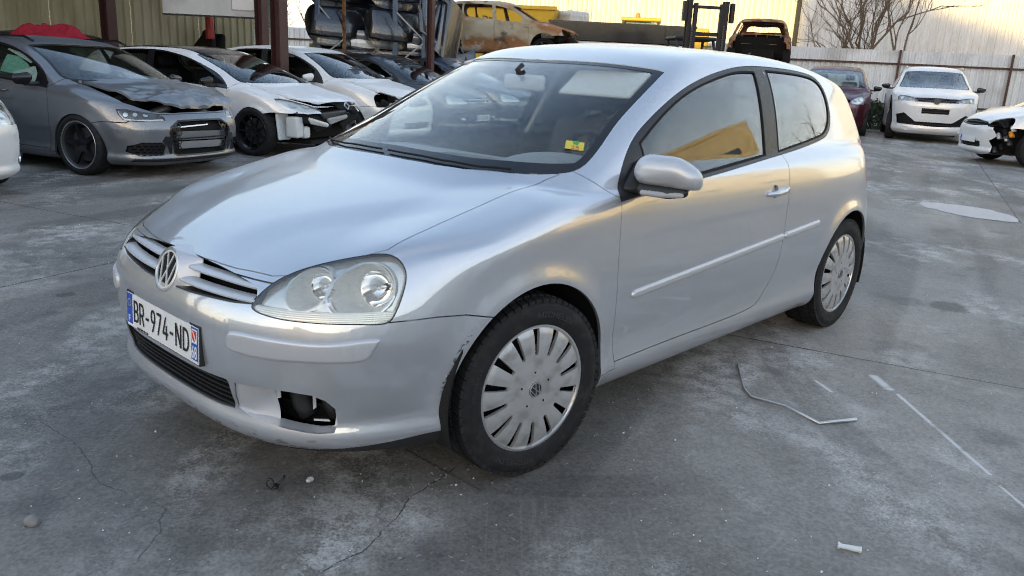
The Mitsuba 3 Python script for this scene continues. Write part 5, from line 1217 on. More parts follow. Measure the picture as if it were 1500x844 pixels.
TA = np.array([-23.78, -8.9]); TD = np.array([-.437, .90]); TRM = np.eye(4); TRM[:2, 0], TRM[:2, 1], TRM[:3, 3] = TD, (-TD[1], TD[0]), (TA[0], TA[1], 0); TRM = YM @ TRM
for i in range(5): obj('side_panel', bx(-.9+i*.98, .06+i*.98, -.05, 0, 2.27, 2.80), 'gloss_black', k, False, TRM); obj('stake', bx(.06+i*.98, .08+i*.98, -.06, .01, 2.2, 2.85), 'dark_steel', k, False, TRM)
obj('top_rail', bx(-.92, 4.05, -.07, .03, 2.80, 2.87), 'gloss_black', k, False, TRM); obj('chassis', bx(-.92, 4.05, .0, 2.3, 1.8, 2.24), 'fence_sheet', k, False, TRM); obj('load', bx(-.9, 4.0, .1, 2.2, 2.24, 2.7), 'soot', k, False, TRM)
for x in (.2, 1.3, 3.0):
    for y_ in (.2, 2.0): wheel('wheel', k, x, y_, 0, 1 if y_ > 1 else -1, (6, .025, .0, 'dark_metal'), .5, .28, .3, TRM)
for x in (-.5, 3.6): obj('landing_leg', bx(x-.06, x+.06, .5, .62, 0, 1.8), 'dark_steel', k, False, TRM)
def ibc(s, t, z, label):
    k = thing('tank_container', label, 'tank'); M = YM @ mat((s, t, z), -.45)
    obj('tank', rbx(-.48, .48, -.58, .58, .14, 1.08, .09), 'white_plastic', k, 40, M); obj('pallet', cat(bx(-.5, .5, -.6, .6, .09, .13), *[bx(-.5, .5, y-.06, y+.06, 0, .09) for y in (-.54, 0, .54)]), 'dark_steel', k, False, M)
    bars = [beam((.51, y, .13), (.51, y, 1.13), .014) for y in np.linspace(-.6, .6, 9)]+[beam((x, sy*.61, .13), (x, sy*.61, 1.13), .014) for sy in (1, -1) for x in np.linspace(-.5, .5, 8)]
    bars += [beam((.525, -.61, z_), (.525, .61, z_), .014) for z_ in (.3, .5, .7, .9, 1.12)]+[beam((-.5, sy*.625, z_), (.5, sy*.625, z_), .014) for sy in (1, -1) for z_ in (.3, .5, .7, .9, 1.12)]
    obj('cage', cat(*bars), 'satin_chrome', k, False, M); obj('cap', trimesh.creation.cylinder(.09, .04, transform=mat((0, 0, 1.10))), 'matte_black', k, 30, M)
ibc(-26.6, -10.3, 2.28, 'white plastic tank in a steel cage, on top of the stack left of the trailer'); ibc(-26.6, -10.3, 1.14, 'white caged tank under the topmost tank of the stack'); ibc(-26.6, -10.3, 0, 'white caged tank at the bottom of the stack')
k = thing('wheel_loader', 'yellow loader with orange beacon behind the black trailer', 'loader'); LM = YM @ mat((-31.0, -8.9, 0), 2.0-.15)
obj('cab_roof', rbx(-.85, .75, -.7, .7, 3.30, 3.44, .04), 'yellow_paint', k, 40, LM)
for x in (-.75, .65):
    for y in (-.62, .62): obj('cab_post', bx(x-.05, x+.05, y-.05, y+.05, 2.2, 3.3), 'dark_steel', k, False, LM)
for y in (-.62, .62): obj('cab_window', bx(-.7, .6, y-.004, y+.004, 2.4, 3.28), 'tinted_glass', k, False, LM)
obj('beacon', move(lathe([(0, 0), (.09, 0), (.085, .15), (.05, .2), (0, .2)], 16, 'z'), mat((-.2, 0, 3.45))), 'beacon_orange', k, 40, LM)
obj('engine_hood', rbx(.75, 2.7, -.7, .7, 1.3, 3.12, .1), 'yellow_paint', k, 40, LM); obj('cab_base', rbx(-.9, .8, -.75, .75, 1.0, 2.4, .06), 'yellow_paint', k, 40, LM); obj('arm', beam((-.9, 0, 1.6), (-2.6, 0, .8), .3, .4), 'yellow_paint', k, False, LM); obj('bucket', hull([(-2.6, -1.1, .4, .1), (-2.6, 1.1, .4, .1), (-3.1, -1.1, .15, .05), (-3.1, 1.1, .15, .05), (-2.7, -1.1, 1.1, .05), (-2.7, 1.1, 1.1, .05)]), 'dark_steel', k, 40, LM)
for x in (-.6, 1.9):
    for sg in (1, -1): wheel('wheel', k, x, .95*sg, 0, sg, (6, .03, .0, 'yellow_paint'), .72, .4, .4, LM)
k = thing('skip_container', 'yellow steel skip container behind the burnt SUV', 'container'); SM_ = YM @ mat((-25.6, -12.8, 0), 1.85)
obj('tub', (m3.Manifold.batch_hull([m3.Manifold.cube((4.6, 2.2, .01)).translate((-2.3, -1.1, 3.35)), m3.Manifold.cube((3.6, 1.8, .01)).translate((-1.8, -.9, 1.2))])-m3.Manifold.batch_hull([m3.Manifold.cube((4.5, 2.1, .01)).translate((-2.25, -1.05, 3.5)), m3.Manifold.cube((3.5, 1.7, .01)).translate((-1.75, -.85, 1.3))])), 'yellow_paint', k, False, SM_); obj('rim', cat(bx(-2.36, 2.36, -1.18, -1.08, 3.30, 3.42), bx(-2.36, 2.36, 1.08, 1.18, 3.30, 3.42)), 'yellow_paint', k, False, SM_)
for x in np.linspace(-1.9, 1.9, 6): obj('stiffener', beam((x*.8, .93, 1.25), (x, 1.13, 3.3), .08, .05), 'yellow_paint', k, False, SM_); 
obj('frame', cat(bx(-1.8, 1.8, -.9, -.7, 0, 1.2), bx(-1.8, 1.8, .7, .9, 0, 1.2)), 'dark_steel', k, False, SM_)

# ------------------------------------------------------------------ trees, shrub
def bare_tree(name, label, s, t, H, seed, spread=.5, depth=6, M0=None, z=0., r0=.10, trunks=1):
    r = np.random.default_rng(seed); k = thing(name, label, 'tree'); trunk, limbs, twigs = [], [], []
    def grow(p, d, L, rad, lev):
        n = 4; pts = [p]; q = np.array(p)
        for i in range(n):
            d = d+r.normal(0, .12, 3); d[2] += .06 if lev < 3 else .02; d /= np.linalg.norm(d); q = q+d*L/n; pts.append(q.copy())
        tb = tube(pts, np.linspace(rad, rad*.62, n+1), 7 if lev < 2 else 4)
        (trunk if lev == 0 else limbs if lev < 3 else twigs).append(tb)
        if lev >= depth: return
        for j in range(3 if lev < 2 else r.integers(2, 4)):
            a = r.uniform(.25, 1.0); b_ = pts[max(1, int(round(a*n)))] if j else pts[-1]
            nd = d+r.normal(0, spread, 3)*np.array([1, 1, .6]); nd[2] += .15; nd /= np.linalg.norm(nd)
            grow(b_, nd, L*r.uniform(.6, .82), rad*r.uniform(.5, .65), lev+1)
    for j in range(trunks):
        d = np.array([r.normal(0, .22), r.normal(0, .22), 1.])*1.; grow(np.array([r.normal(0, .06)*trunks, r.normal(0, .06)*trunks, z]), d/np.linalg.norm(d), H*.28, r0, 0)
    M = mat(yw(s, t), YAW0)
    obj('trunk', cat(*trunk), 'bark', k, True, M); obj('crown', cat(*(limbs+twigs)), 'bark', k, True, M)
bare_tree('bare_tree', 'leafless tree with thin branches rising behind the whitish fence', -30.9, .45, 8.4, 3, .55, 5, r0=.075, trunks=5)
for i, (s, t, H, sd) in enumerate([(-37., -34., 7.5, 12), (-35., -31., 6.5, 13), (-42., -33., 8., 14)]): bare_tree('bare_tree', ['leafless tree in the gap beside the brown post', 'smaller leafless tree in the gap beside the rack', 'farthest leafless tree in the gap'][i], s, t, H, sd, .5, 5, r0=.12)
k = thing('house', 'distant pale orange low house in the gap beside the rack', 'house'); obj('wall', bx(-48, -44, -42, -28, 0, 3.0), 'house_cream', k, False, YM); obj('roof', move(extr(Polygon([(-3, 0), (3, 0), (0, 1.2)]), 14.6), YM @ mat((-46, -27.7, 3.0), 0, 0, math.pi/2)), 'pale_sheet', k, False)
def leafy(name, label, s, t, rx, ry, H, n, seed, leaf=.05):
    r = np.random.default_rng(seed); k = thing(name, label, 'shrub'); c = r.normal(0, 1, (n, 3)); c /= np.linalg.norm(c, axis=1, keepdims=True); c *= r.uniform(.55, 1, (n, 1))**.5*(.75+.5*meshkit.noise(c*2.2+seed, seed)[:, None]); c[:, 2] = np.abs(c[:, 2]); c *= (rx, ry, H)
    a = r.normal(0, 1, (n, 3)); a /= np.linalg.norm(a, axis=1, keepdims=True); b = np.cross(a, r.normal(0, 1, (n, 3))); b /= np.linalg.norm(b, axis=1, keepdims=True)
    sz = leaf*r.uniform(.6, 1.3, (n, 1)); V = np.stack([c-a*sz, c+b*sz*.5, c+a*sz, c-b*sz*.5], 1).reshape(-1, 3); q = np.arange(4*n).reshape(n, 4)
    obj('foliage', trimesh.Trimesh(V, np.vstack([q[:, :3], q[:, [0, 2, 3]]]), process=False), 'leaf_two', k, False, mat(yw(s, t), YAW0)); obj('stem', cat(*[tube([(0, 0, 0), (x*.5, y*.5, H*.5), (x, y, H*.8)], .012, 5) for x, y in r.uniform(-.25, .25, (6, 2))]), 'bark', k, True, mat(yw(s, t), YAW0))
plain('leaf_two', (.04, .06, .022), .6)
leafy('shrub', 'low dark green shrub against the fence left of the white SUV', -25.2, .55, .75, .5, .85, 2600, 4)
k = thing('storage_hall', 'long low grey hall added out of view on the left, to be mirrored in the doors of the silver hatchback', 'building')  # added building, keeps the bright horizon out of the door reflections
for i in range(11): obj('wall_panel', bx(-10+4*i, -6.03+4*i, 27, 27.3, 0, 5.2), 'concrete_wall', k, False, YM)
obj('roof_edge', bx(-10.1, 34.1, 26.85, 35, 5.2, 5.5), 'dark_steel', k, False, YM)
for i in range(5): obj('gate', bx(-8+8*i, -4.5+8*i, 26.93, 26.99, 0, 3.6), 'fence_sheet', k, False, YM)
# what stands behind the camera and is seen in the side windows and doors
k = thing('apartment_house', 'sunlit ochre house reflected in the side window of the silver hatchback', 'building'); HMx = YM @ mat((-18.2, 22.3, 0), math.radians(131-180+6))
plain('ochre', (.64, .53, .31), .7)
obj('wall', bx(-5, 0, -5.2, 4.2, 0, 8.6), 'ochre', k, False, HMx); obj('roof', bx(-5.2, .08, -5.25, 4.25, 8.6, 8.8), 'ochre', k, False, HMx); obj('side_wing', bx(-5, 0, 4.2, 12, 0, 5.6), 'house_cream', k, False, HMx)
for z in (1.2, 4.0, 6.6):
    for y in (-4, -1.8, .6, 2.8): w_ = obj('window', bx(.0, .04, y, y+1.0, z+.5, z+.85), 'dark_steel', k, False, HMx); obj('pane', bx(.041, .05, y+.06, y+.94, z+.54, z+.81), 'gloss_black', w_, False, HMx)
bare_tree('bare_tree', 'bare tree reflected in the rear side window of the silver hatchback', -20.5, 11.6, 9.0, 21, .6, 5, r0=.16)
k = thing('storage_hall', 'large unseen hall added far behind the camera, shaped to cast its shadow over the yard', 'building')  # added shadow caster, its roofline sets the shadow edge on the warehouse walls
obj('wall', prism(Polygon([(-80, 0), (70, 0), (70, 8.0), (16, 8.0), (5, 11.45), (0, 13.0), (-3.3, 13.9), (-3.3, 10.4), (-80, 10.4)]), 58, 62, 'x'), 'concrete_wall', k, False, YM)
GOLF, GSKIN = build_hatchback()
# ------------------------------------------------------------------ cars of the yard
def crush(amp, x0, x1, seed=1, lift=0., shift=(0, 0, 0)):
    def f(V, N, T):
        V = V.copy(); w = sstep(x0, x1, V[:, 0]); n1 = meshkit.fbm(V*np.array([3.2, 2.2, 2.])+seed, 3, seed)-.5; n2 = meshkit.fbm(V*7+seed*3, 3, seed+5)-.5
        V[:, 2] += w*(amp*(1.6*n1+.5*n2)+lift); V[:, 0] -= w*np.abs(n1)*amp*1.2; V += np.array(shift)*(.35+.65*w)[:, None]
        return V, np.array(trimesh.Trimesh(V, T, process=False).vertex_normals)
    return f
LAMP_A3 = [(.80,.43,.650),(.785,.43,.690),(.73,.49,.718),(.62,.60,.742),(.52,.70,.752),(.46,.745,.752),(.50,.755,.70),(.56,.75,.655),(.66,.68,.640),(.75,.56,.642)]
HEX = [(0,.66),(.30,.655),(.40,.60),(.425,.53),(.36,.31),(.33,.285),(0,.28)]
a3in = [[(.47,.30),(.45,.40),(.50,.44),(.66,.44),(.74,.40),(.74,.34),(.66,.29)]]
k, M, wp, S = make_car('hatchback', 'grey five-door hatchback with crumpled bonnet and black wheels, at the left', 'car', -4.009, -6.08, 1.886-YAW0, dict(
    xs=[-3.45, -2.63, -1.02, -.25, 0, .88], zs=[0, .16, .70, .98, 1.42], sy=1.015, paint='paint_grey', lamp=LAMP_A3, lamp_strip=True, lamp_spots=(.4, .62, .82), spot=.17, lamp_mat='dark_metal', grille=HEX, bars=1, bar_mat='gloss_black', grille_frame='gloss_black', intakes=a3in,
    mirror='gloss_black', surround='gloss_black', glass='tinted_glass', R=.325, rim=.245, wheel=(5, .028, .035, 'gloss_black'), steer=.05, h=.04,
    deform={'hood': crush(.14, -.15, .85, 3, .02, (-.04, .17, .06)), 'front_fender': crush(.03, .2, .7, 6)}))
A3 = k
for pts, bs in (([(-1.35, 1.06), (-1.30, 1.26), (-1.10, 1.24), (-.92, 1.16), (-.80, 1.06), (-1.0, 1.03)], 'airbag_green'), ([(-1.16, 1.265), (-.86, 1.165), (-.84, 1.185), (-1.05, 1.28), (-1.30, 1.33), (-1.32, 1.315)], 'airbag'), ([(-1.12, 1.05), (-.78, 1.14), (-.68, 1.0), (-.66, .95), (-.74, .95)], 'airbag')):
    V_, T_, N_ = S.sheet(S.shell ^ ypr(Polygon(pts), -1), -.05 if bs == 'airbag' else -.06); scene[numbered('airbag', k)] = S.to_dict(V_, T_, N_, bs, M)
for i, (x, y, z, r_) in enumerate([(.2, -.45, .80, .07), (.45, -.3, .74, .06), (.1, -.55, .84, .05), (.55, .1, .70, .07), (.3, .3, .78, .08)]): obj('engine_part', hull([(x, y, z-.1, r_), (x+.1, y+.12, z-.02, r_*.8)]), ['matte_black', 'dark_metal'][i % 2], k, 40, M)
def onskin(nm, poly, o, bs, ang=None):
    m = S.shell ^ prism(poly, .5, 1.1, 'x')
    V_, T_, N_ = S.sheet(m, o); scene[numbered(nm, k)] = S.to_dict(V_, T_, N_, bs, M)
onskin('impact_beam', Polygon([(-.34, .455), (.36, .440), (.37, .53), (-.33, .545)]), -.028, 'paint_grey'); onskin('plate_bracket', Polygon([(-.30, .36), (.30, .35), (.32, .43), (-.31, .44)]), -.018, 'trim_grey'); onskin('loose_bar', Polygon([(-.30, .585), (.10, .60), (.11, .613), (-.30, .60)]), -.02, 'satin_chrome')
hx = lambda y, z: Point(y, z).buffer(.026, 2).exterior.buffer(.005)
for cells in ([(.30+.043*(j % 2)*.5+.043*(j//7), .36+.042*(j % 7)) for j in range(14)], [(-.30-.043*(j % 2)*.5-.043*(j//7), .36+.042*(j % 7)) for j in range(14)]): onskin('grille_mesh', shapely.union_all([hx(*q) for q in cells]).intersection(Polygon(HEX+[(-a, b) for a, b in HEX[::-1]]).buffer(-.01)), -.012, 'gloss_black')
for sg in (1, -1):
    onskin('intake_mesh', shapely.union_all([hx(sg*(.50+.045*i+.022*(j % 2)), .32+.04*j) for i in range(6) for j in range(4)]).intersection(Polygon([(sg*a, b) for a, b in a3in[0]])), -.012, 'gloss_black')
    onskin('black_trim', Polygon([(sg*a, b) for a, b in ((.40, .50), (.47, .50), (.50, .45), (.45, .40), (.41, .31), (.39, .32))]), .003, 'gloss_black')
onskin('splitter', Polygon([(-.72, .235), (.72, .235), (.70, .262), (-.70, .262)]), .012, 'gloss_black')
obj('torn_edge', hull([(.70, -.62, .60, .012), (.62, -.70, .60, .012), (.64, -.69, .56, .012), (.74, -.56, .585, .01)]), 'matte_black', k, 40, M)
for sg in (1, -1): obj('roof_rail', tube([(-.95, .60*sg, 1.36), (-1.1, .60*sg, 1.405), (-2.2, .58*sg, 1.40), (-2.5, .57*sg, 1.35)], .014, 6), 'gloss_black', k, True, M)
# white coupe without bumper
LAMP_C = [(.80,.45,.665),(.77,.47,.70),(.66,.53,.735),(.50,.62,.775),(.36,.70,.80),(.30,.745,.795),(.36,.765,.745),(.47,.76,.69),(.60,.715,.655),(.72,.61,.645)]
k, M, wp, S = make_car('coupe', 'white coupe with black roof and its front bumper torn off', 'car', -6.64, -6.22, 1.938-YAW0, dict(
    xs=[-3.55, -2.69, -1.1, -.2, 0, .95], zs=[0, .17, .70, .95, 1.40], sy=1.03, paint='paint_white', roof_paint='gloss_black', lamp=LAMP_C, spot=.22, lamp_spots=(.33, .62), doors=3, no_bumper=True, no_grille=True, mirror='gloss_black', surround='gloss_black', glass='dark_glass', R=.33, rim=.24, wheel=(9, .013, .0, 'gloss_black'),
    deform={'hood': crush(.03, .2, .9, 5, .035, (0, .02, .02))}))
obj('bumper_beam', rbx(.62, .70, -.62, .62, .46, .56, .02), 'matte_black', k, 30, M); obj('radiator', bx(.50, .56, -.45, .45, .25, .62), 'soot', k, False, M)
obj('washer_tank', cat(rbx(.45, .64, -.74, -.58, .27, .55, .03), rbx(.52, .66, -.58, -.46, .26, .42, .03)), 'white_plastic', k, 40, M); obj('wing_liner', hull([(.38, -.78, .25, .02), (.34, -.78, .62, .02), (.36, -.60, .62, .02), (.40, -.60, .25, .02)]), 'white_plastic', k, 40, M)
for i, (x, y, z, dx, dy, dz, bs) in enumerate([(.70, -.55, .52, .1, .25, -.08, 'white_plastic'), (.66, -.4, .40, .05, .3, .02, 'matte_black'), (.72, -.15, .50, .02, .4, .03, 'pvc_grey'), (.6, -.68, .60, .12, .2, .0, 'matte_black'), (.68, .2, .42, .0, .4, .1, 'matte_black'), (.72, -.3, .58, .02, .5, .02, 'dark_metal')]): obj('broken_bracket', hull([(x, y, z, .025), (x+dx, y+dy, z+dz, .03), (x, y+.05, z-.05, .02)]), bs, k, 40, M)
obj('emblem', move(trimesh.creation.torus(.055, .012, 4, 8), M @ mat((.925, 0, .70), 0, 1.2)), 'chrome', k, False)
# second white hatch
k, M, wp, S = make_car('hatchback', 'white three-door hatchback behind the brown post, its right headlight missing', 'car', -8.80, -6.28, 1.88-YAW0, dict(
    xs=[-3.2, -2.575, -1.02, -.27, 0, .82], zs=[0, .17, .74, 1.02, 1.49], sy=.99, paint='paint_pearl', doors=3, no_lamp=(-1,), glass='dark_glass', R=.31, wheel=(7, .018, .0, 'satin_chrome'), mirror='paint_pearl', deform={'hood': crush(.06, .1, .8, 9, .02, (0, .03, .02))}))
for i, (x, y, z, bs) in enumerate([(.55, -.62, .70, 'matte_black'), (.62, -.50, .64, 'white_plastic'), (.48, -.70, .66, 'matte_black')]): obj('broken_bracket', hull([(x, y, z, .04), (x+.03, y+.14, z-.06, .025), (x-.05, y, z-.14, .03)]), bs, k, 40, M)
obj('label_sheet', move(extr(sbox(0, 0, .10, .06), .001), M @ mat(wp(-.98, -.55, 1.345), 0, 0, 0) @ mat(ry=1.0)), 'plate_white', k, False)
k, M, wp, S = make_car('hatchback', 'black hatchback seen through the windscreen of the silver car, with number plate', 'car', -10.95, -6.25, 1.87-YAW0, dict(
    xs=[-3.2, -2.575, -1.05, -.25, 0, .82], zs=[0, .17, .74, .98, 1.45], sy=.99, paint='paint_black', plate='CB-925-BD', plate_z=.40, glass='dark_glass', R=.31, doors=3, roof_paint='gloss_black', bar_mat='chrome'))
obj('emblem', move(trimesh.creation.torus(.06, .014, 4, 8), M @ mat((.835, 0, .69), 0, 1.3)), 'chrome', k, False)
for sg in (1, -1): obj('fog_lamp', hull([(.72, .58*sg, .36, .03), (.745, .57*sg, .36, .035)]), 'chrome', k, 40, M)
k, M, wp, S = make_car('hatchback', 'dark blue hatchback, farthest of the front row, partly hidden by the silver car', 'car', -13.3, -6.35, 1.87-YAW0, dict(
    xs=[-3.3, -2.6, -1.05, -.25, 0, .85], zs=[0, .17, .74, 1.0, 1.47], paint='paint_navy', glass='dark_glass', R=.31, plate='', plate_z=.42))
# second row in the shed
k, M, wp, S = make_car('estate_car', 'dark wrecked car with stripped front end inside the shed behind the grey hatchback', 'car', -7.0, -10.2, 1.85-YAW0, dict(
    xs=[-3.4, -2.65, -1.05, -.25, 0, .88], zs=[0, .17, .78, 1.06, 1.54], paint='paint_black', no_hood=True, no_bumper=True, no_grille=True, glass='tinted_glass', R=.32, no_lamp=(1, -1)))
for i, (x, y, z) in enumerate([(.1, -.5, .98), (.25, -.1, 1.02), (.1, .35, 1.0), (.45, .2, .92), (.5, -.35, .92), (.3, .55, .95)]): obj('engine_part', hull([(x, y, z-.15, .09), (x+.12, y+.12, z, .07), (x-.1, y+.2, z-.05, .08)]), ['matte_black', 'soot', 'dark_metal'][i % 3], k, 40, M)
k, M, wp, S = make_car('saloon_car', 'dark car behind the grey hatchback with a red cloth on its roof', 'car', -4.9, -9.9+.9, 1.85-YAW0+math.pi, dict(
    xs=[-3.5, -2.68, -1.0, -.25, 0, .9], zs=[0, .17, .72, .98, 1.40], paint='paint_black', glass='dark_glass', R=.32, z=0.)) if False else make_car('saloon_car', 'dark car behind the grey hatchback with a red cloth on its roof', 'car', -4.75, -11.4, 1.85-YAW0, dict(
    xs=[-3.4, -2.65, -1.05, -.25, 0, .88], zs=[0, .17, .74, 1.0, 1.42], paint='paint_black', glass='dark_glass', R=.32))
# white car cut by the left edge
k, M, wp, S = make_car('hatchback', 'white car with broken bumper cut off by the left edge of the picture', 'car', -1.40, -6.05, 1.93-YAW0, dict(
    xs=[-3.2, -2.55, -1.0, -.25, 0, .80], zs=[0, .17, .74, 1.0, 1.48], sy=.98, paint='paint_white', R=.31, glass='dark_glass'))
obj('fog_lamp', move(lathe([(.055, 0), (.06, .015), (.045, .02), (.03, -.02), (0, -.03)], 24, 'x'), M @ mat((.60, .66, .33), .75)), 'chrome', k, 40); obj('bumper_crack', hull([(.40, .80, .50, .012), (.42, .79, .34, .012), (.47, .77, .32, .010)]), 'matte_black', k, 40, M); obj('loose_trim', tube([(.55, .72, .28), (.50, .77, .36), (.44, .80, .33)], .016, 6), 'matte_black', k, True, M)
# right-hand side
LAMP_S = [(.82,.40,.640),(.81,.40,.695),(.74,.48,.715),(.60,.63,.735),(.50,.72,.735),(.49,.755,.70),(.53,.755,.64),(.66,.68,.630),(.76,.55,.630)]
SG = [(0,.712),(.43,.702),(.43,.632),(0,.626)]
k, M, wp, S = make_car('suv', 'white SUV with damaged front parked against the whitish fence', 'car', -20.85, 2.13, .38-YAW0, dict(
    xs=[-3.8, -2.85, -1.1, -.3, 0, .95], zs=[0, .24, 1.10, 1.30, 1.85], sy=1.13, paint='paint_white', lamp=LAMP_S, lamp_mat='pvc_grey', spot=.34, lamp_spots=(.28, .72), grille=SG, bars=3, bar_mat='dark_metal', intakes=[[(0, .30), (.70, .32), (.74, .44), (.60, .47), (.36, .36), (0, .36)], [(.0, .47), (.27, .47), (.27, .54), (0, .54)]], R=.375, rim=.25, wheel=(5, .03, .03, 'dark_metal'), mirror='gloss_black', under='soot', surround='gloss_black', steer=-.1, arch_trim=True, glass='dark_glass'))
obj('fog_lamp', hull([(.72, .60, .55, .05), (.72, .52, .55, .05)]), 'lamp_silver', k, 40, M); obj('fog_lamp', hull([(.72, -.60, .55, .05), (.72, -.52, .55, .05)]), 'lamp_silver', k, 40, M); obj('skid_plate', rbx(.72, .86, -.62, .62, .26, .31, .02), 'paint_white', k, 30, M)
obj('round_badge', move(lathe([(0, 0), (.075, 0), (.075, .012), (0, .012)], 24, 'x'), M @ mat((.955, 0, 1.0))), 'dark_metal', k, 30); obj('chrome_bar', move(rbx(.86, .885, -.66, .66, .36, .385, .01), M), 'chrome', k, 30)
for sg in (1, -1): obj('roof_rail', tube([(-.95, .66*sg, 1.78), (-1.2, .66*sg, 1.83), (-2.6, .64*sg, 1.82), (-2.9, .63*sg, 1.76)], .02, 6), 'satin_chrome', k, True, M)
obj('window_label', move(extr(sbox(0, 0, .10, .15), .001), M @ mat(wp(-.55, -.60, 1.06)) @ mat(rz=math.pi/2, rx=.9)), 'plate_white', k, False)
k, M, wp, S = make_car('minivan', 'dark red minivan parked by the fence, half hidden behind the silver hatchback', 'car', -20.86, -.28, .36-YAW0, dict(
    xs=[-3.6, -2.7, -.8, -.05, 0+.001, .9], zs=[0, .22, .95, 1.22, 1.76], sy=1.1, paint='paint_maroon', R=.32, wheel=(7, .02, .0, 'satin_chrome'), mirror='gloss_black', lower=1))
k, M, wp, S = make_car('hatchback', 'white car with its front corner torn open at the right edge', 'car', -15.6, 3.55, -.86-YAW0, dict(
    xs=[-3.2, -2.59, -1.0, -.25, 0, .85], zs=[0, .19, .80, 1.06, 1.52], sy=1.0, paint='paint_white', no_lamp=(1,), no_fender=(1,), R=.33, plate='', plate_z=.42, bumper_cut=prism(Polygon([(.1, .1), (.1, .75), (.68, .75), (.76, .60), (.70, .50), (.78, .42), (.72, .33), (.76, .1)]), .1, 1.2, 'y'), deform={'hood': crush(.03, .3, .8, 4)}, wheel=(5, .03, .02, 'dark_metal')))
for i, (x, y, z, bs) in enumerate([(.5, .55, .62, 'matte_black'), (.55, .45, .55, 'white_plastic'), (.45, .65, .45, 'dark_metal'), (.52, .55, .36, 'matte_black'), (.40, .60, .70, 'white_plastic'), (.6, .5, .30, 'dark_metal'), (.5, .62, .52, 'satin_chrome'), (.46, .68, .60, 'amber')]): obj('exposed_part', hull([(x, y, z, .035), (x+.05, y+.12, z-.05, .03), (x-.08, y-.04, z-.06, .03)]), bs, k, 40, M)
k, M, wp, S = make_car('hatchback', 'silver car with dented nose behind the white wreck at the right edge', 'car', -21.3, 4.15, -.9-YAW0, dict(
    xs=[-3.4, -2.65, -1.0, -.25, 0, .9], zs=[0, .18, .82, 1.02, 1.50], sy=1.0, paint='paint_light_silver', R=.33, no_bumper=True, deform={'hood': crush(.05, .2, .8, 7)}))
obj('radiator', bx(.55, .6, -.45, .45, .25, .6), 'soot', k, False, M)
# burnt cars
k, M, wp, S = make_car('burnt_suv', 'burnt-out SUV without glass, rust and ash coloured, on a raised platform', 'car', -18.75, -7.6, 1.80, dict(
    xs=[-3.45, -2.66, -1.0, -.25, 0, .85], zs=[0, .26, .86, 1.10, 1.62], sy=1.0, paint='burnt', burnt=True, no_lamp=(1, -1), no_bumper=True, no_grille=True, R=.34, rim=.26, wheel=(5, .03, .02, 'dark_metal'), wheel_mats=('soot', 'soot'), z=1.41, under='soot', hood_paint='rust', trim='soot', deform={'hood': crush(.12, -.2, .8, 2, -.03)}))
for i, (x, y, z) in enumerate([(.3, -.4, .75), (.5, .2, .72), (.6, -.3, .6), (.1, .4, .8), (.7, -.55, .62)]): obj('engine_part', hull([(x, y, z, .1), (x+.15, y+.2, z-.1, .08), (x+.05, y-.15, z-.12, .07)]), 'rust' if i % 2 else 'soot', k, 40, M)
obj('tail_lamp_hole', bx(-3.22, -3.0, -.80, -.70, 1.0, 1.15), 'soot', k, False, M)
def part_shell():
    k, M, wp, S = make_car('burnt_car', 'burnt-out rusty car body seen end-on behind the silver hatchback roof', 'car', -21.6, -2.45, .33-YAW0+.12, dict(
        xs=[-3.3, -2.55, -.7, -.25, 0, .80], zs=[0, .2, .74, 1.02, 1.50], sy=.98, paint='rust', burnt=True, no_lamp=(1, -1), no_bumper=True, no_grille=True, no_hood=True, R=.31, wheel=(5, .03, .02, 'dark_metal'), wheel_mats=('soot', 'soot'), z=1.50, under='soot', trim='soot'))
    obj('rear_bulkhead', bx(-2.60, -2.55, -.62, .62, .5, 1.18), 'soot', k, False, M); obj('front_bulkhead', bx(-.42, -.38, -.70, .70, .4, .95), 'soot', k, False, M)
    return k
part_shell()
k = thing('steel_platform', 'rusty steel platform carrying the burnt car body behind the silver roof', 'platform'); obj('deck', bx(-25.6, -20.4, -4.0, -.9, 1.40, 1.49), 'rust', k, False, YM)
for s in (-25.4, -20.6):
    for t in (-3.9, -1.0): obj('leg', bx(s-.08, s+.08, t-.08, t+.08, 0, 1.4), 'rust', k, False, YM)
# ------------------------------------------------------------------ small things on the ground
tag(obj('metal_strip', cat(tube([(-1.556,.819,.006),(-1.47,.87,.012),(-1.362,.941,.014),(-1.28,1.0,.008),(-1.227,1.063,.006)], .006, 6), tube([(-1.227,1.063,.006),(-1.225,1.223,.016),(-1.189,1.387,.006),(-1.27,1.44,.010),(-1.343,1.476,.008)], [.006, .006, .007, .008, .010], 6)), 'aluminium', None, True), 'bent silver trim strip lying on the concrete right of the hatchback', 'metal strip')
k = thing('plastic_vial', 'small white plastic vial lying near the bottom right of the picture', 'vial'); VM = mat((-.358, 1.833, .012), -1.15, math.pi/2)
obj('tube', lathe([(0, -.03), (.008, -.03), (.009, -.02), (.007, .02), (.012, .03), (0, .03)], 16, 'z'), 'white_plastic', k, 40, VM); obj('stopper', lathe([(0, -.036), (.010, -.036), (.010, -.029), (0, -.029)], 16, 'z'), 'lamp_matte', k, 40, VM)
def rock(r_, seed, flat=.7):
    m = trimesh.creation.icosphere(2, r_); V = np.array(m.vertices); V *= (1+.5*(meshkit.noise(V/r_*1.3+seed, seed)-.5))[:, None]; V[:, 2] *= flat; return trimesh.Trimesh(V, m.faces)
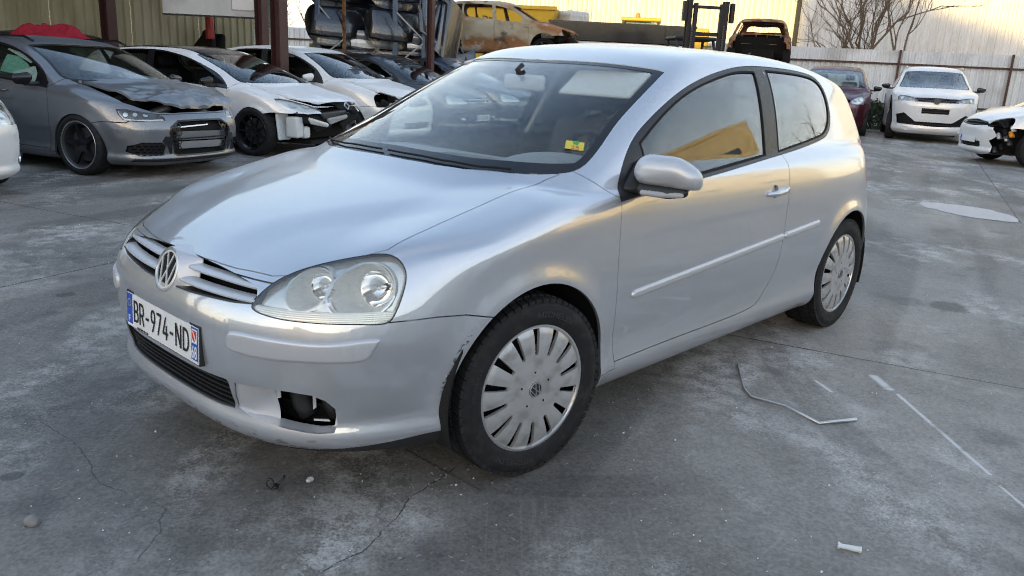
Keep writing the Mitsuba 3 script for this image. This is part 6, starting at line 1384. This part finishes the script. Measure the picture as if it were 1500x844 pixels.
plain('stone_grey', (.22, .21, .20), .8); plain('chip_white', (.6, .6, .58), .6)
tag(obj('pebble', rock(.022, 3), 'stone_grey', None, 40, mat((1.334, .112, .010))), 'round grey pebble at the bottom left corner', 'stone')
k = thing('plastic_fragment', 'broken black plastic clip lying in front of the bumper', 'fragment')
obj('clip', cat(hull([(0, 0, .012, .010), (.02, .014, .02, .006)]), move(trimesh.creation.torus(.014, .004, 16, 6), mat((.01, -.015, .022), 0, 1.2)), tube([(-.01, 0, .01), (-.03, .01, .03), (-.02, .02, .045)], .004, 6)), 'black_plastic', k, 40, mat((.711, .398, .0), .4))
tag(obj('plastic_fragment', cat(rock(.011, 8), move(rock(.009, 9), mat((.012, .006, .002)))), 'chip_white', None, 40, mat((.599, .426, .008))), 'small white chip on the concrete by the bumper', 'fragment')
r9 = np.random.default_rng(5); gs = []
for i in range(420):
    x, y = r9.uniform(-7, 1.9), r9.uniform(-4.5, 3.2)
    if r9.random() < .35: x, y = r9.uniform(-1.2, 1.6), r9.uniform(-.8, 2.3)
    s_ = r9.choice([.0022, .003, .0045], p=[.55, .33, .12]); m = trimesh.creation.icosphere(0, s_); m.vertices *= r9.uniform(.6, 1.4, (12, 1)); m.apply_translation((x, y, s_*.5)); gs.append(m)
tag(obj('gravel', cat(*gs), 'chip_white', None, False), 'tiny pale grit scattered over the concrete', kind='stuff')

gs = []
for i in range(700):
    if i % 3: x, y = r9.uniform(-5, 1.9), r9.uniform(-4.5, 3.2)
    else:
        L_ = CRACKS[i % len(CRACKS)]; q_ = L_[r9.integers(len(L_))]; x, y = q_[0]+r9.normal(0, .06), q_[1]+r9.normal(0, .06)
    m = trimesh.creation.icosphere(0, r9.choice([.002, .0035, .006], p=[.5, .38, .12])); m.vertices *= r9.uniform(.5, 1.4, (12, 1)); m.vertices[:, 2] *= .6; m.apply_translation((x, y, .0015)); gs.append(m)
tag(obj('grit', cat(*gs), 'stone_grey', None, False), 'small grey stone crumbs lying on the concrete', kind='stuff')
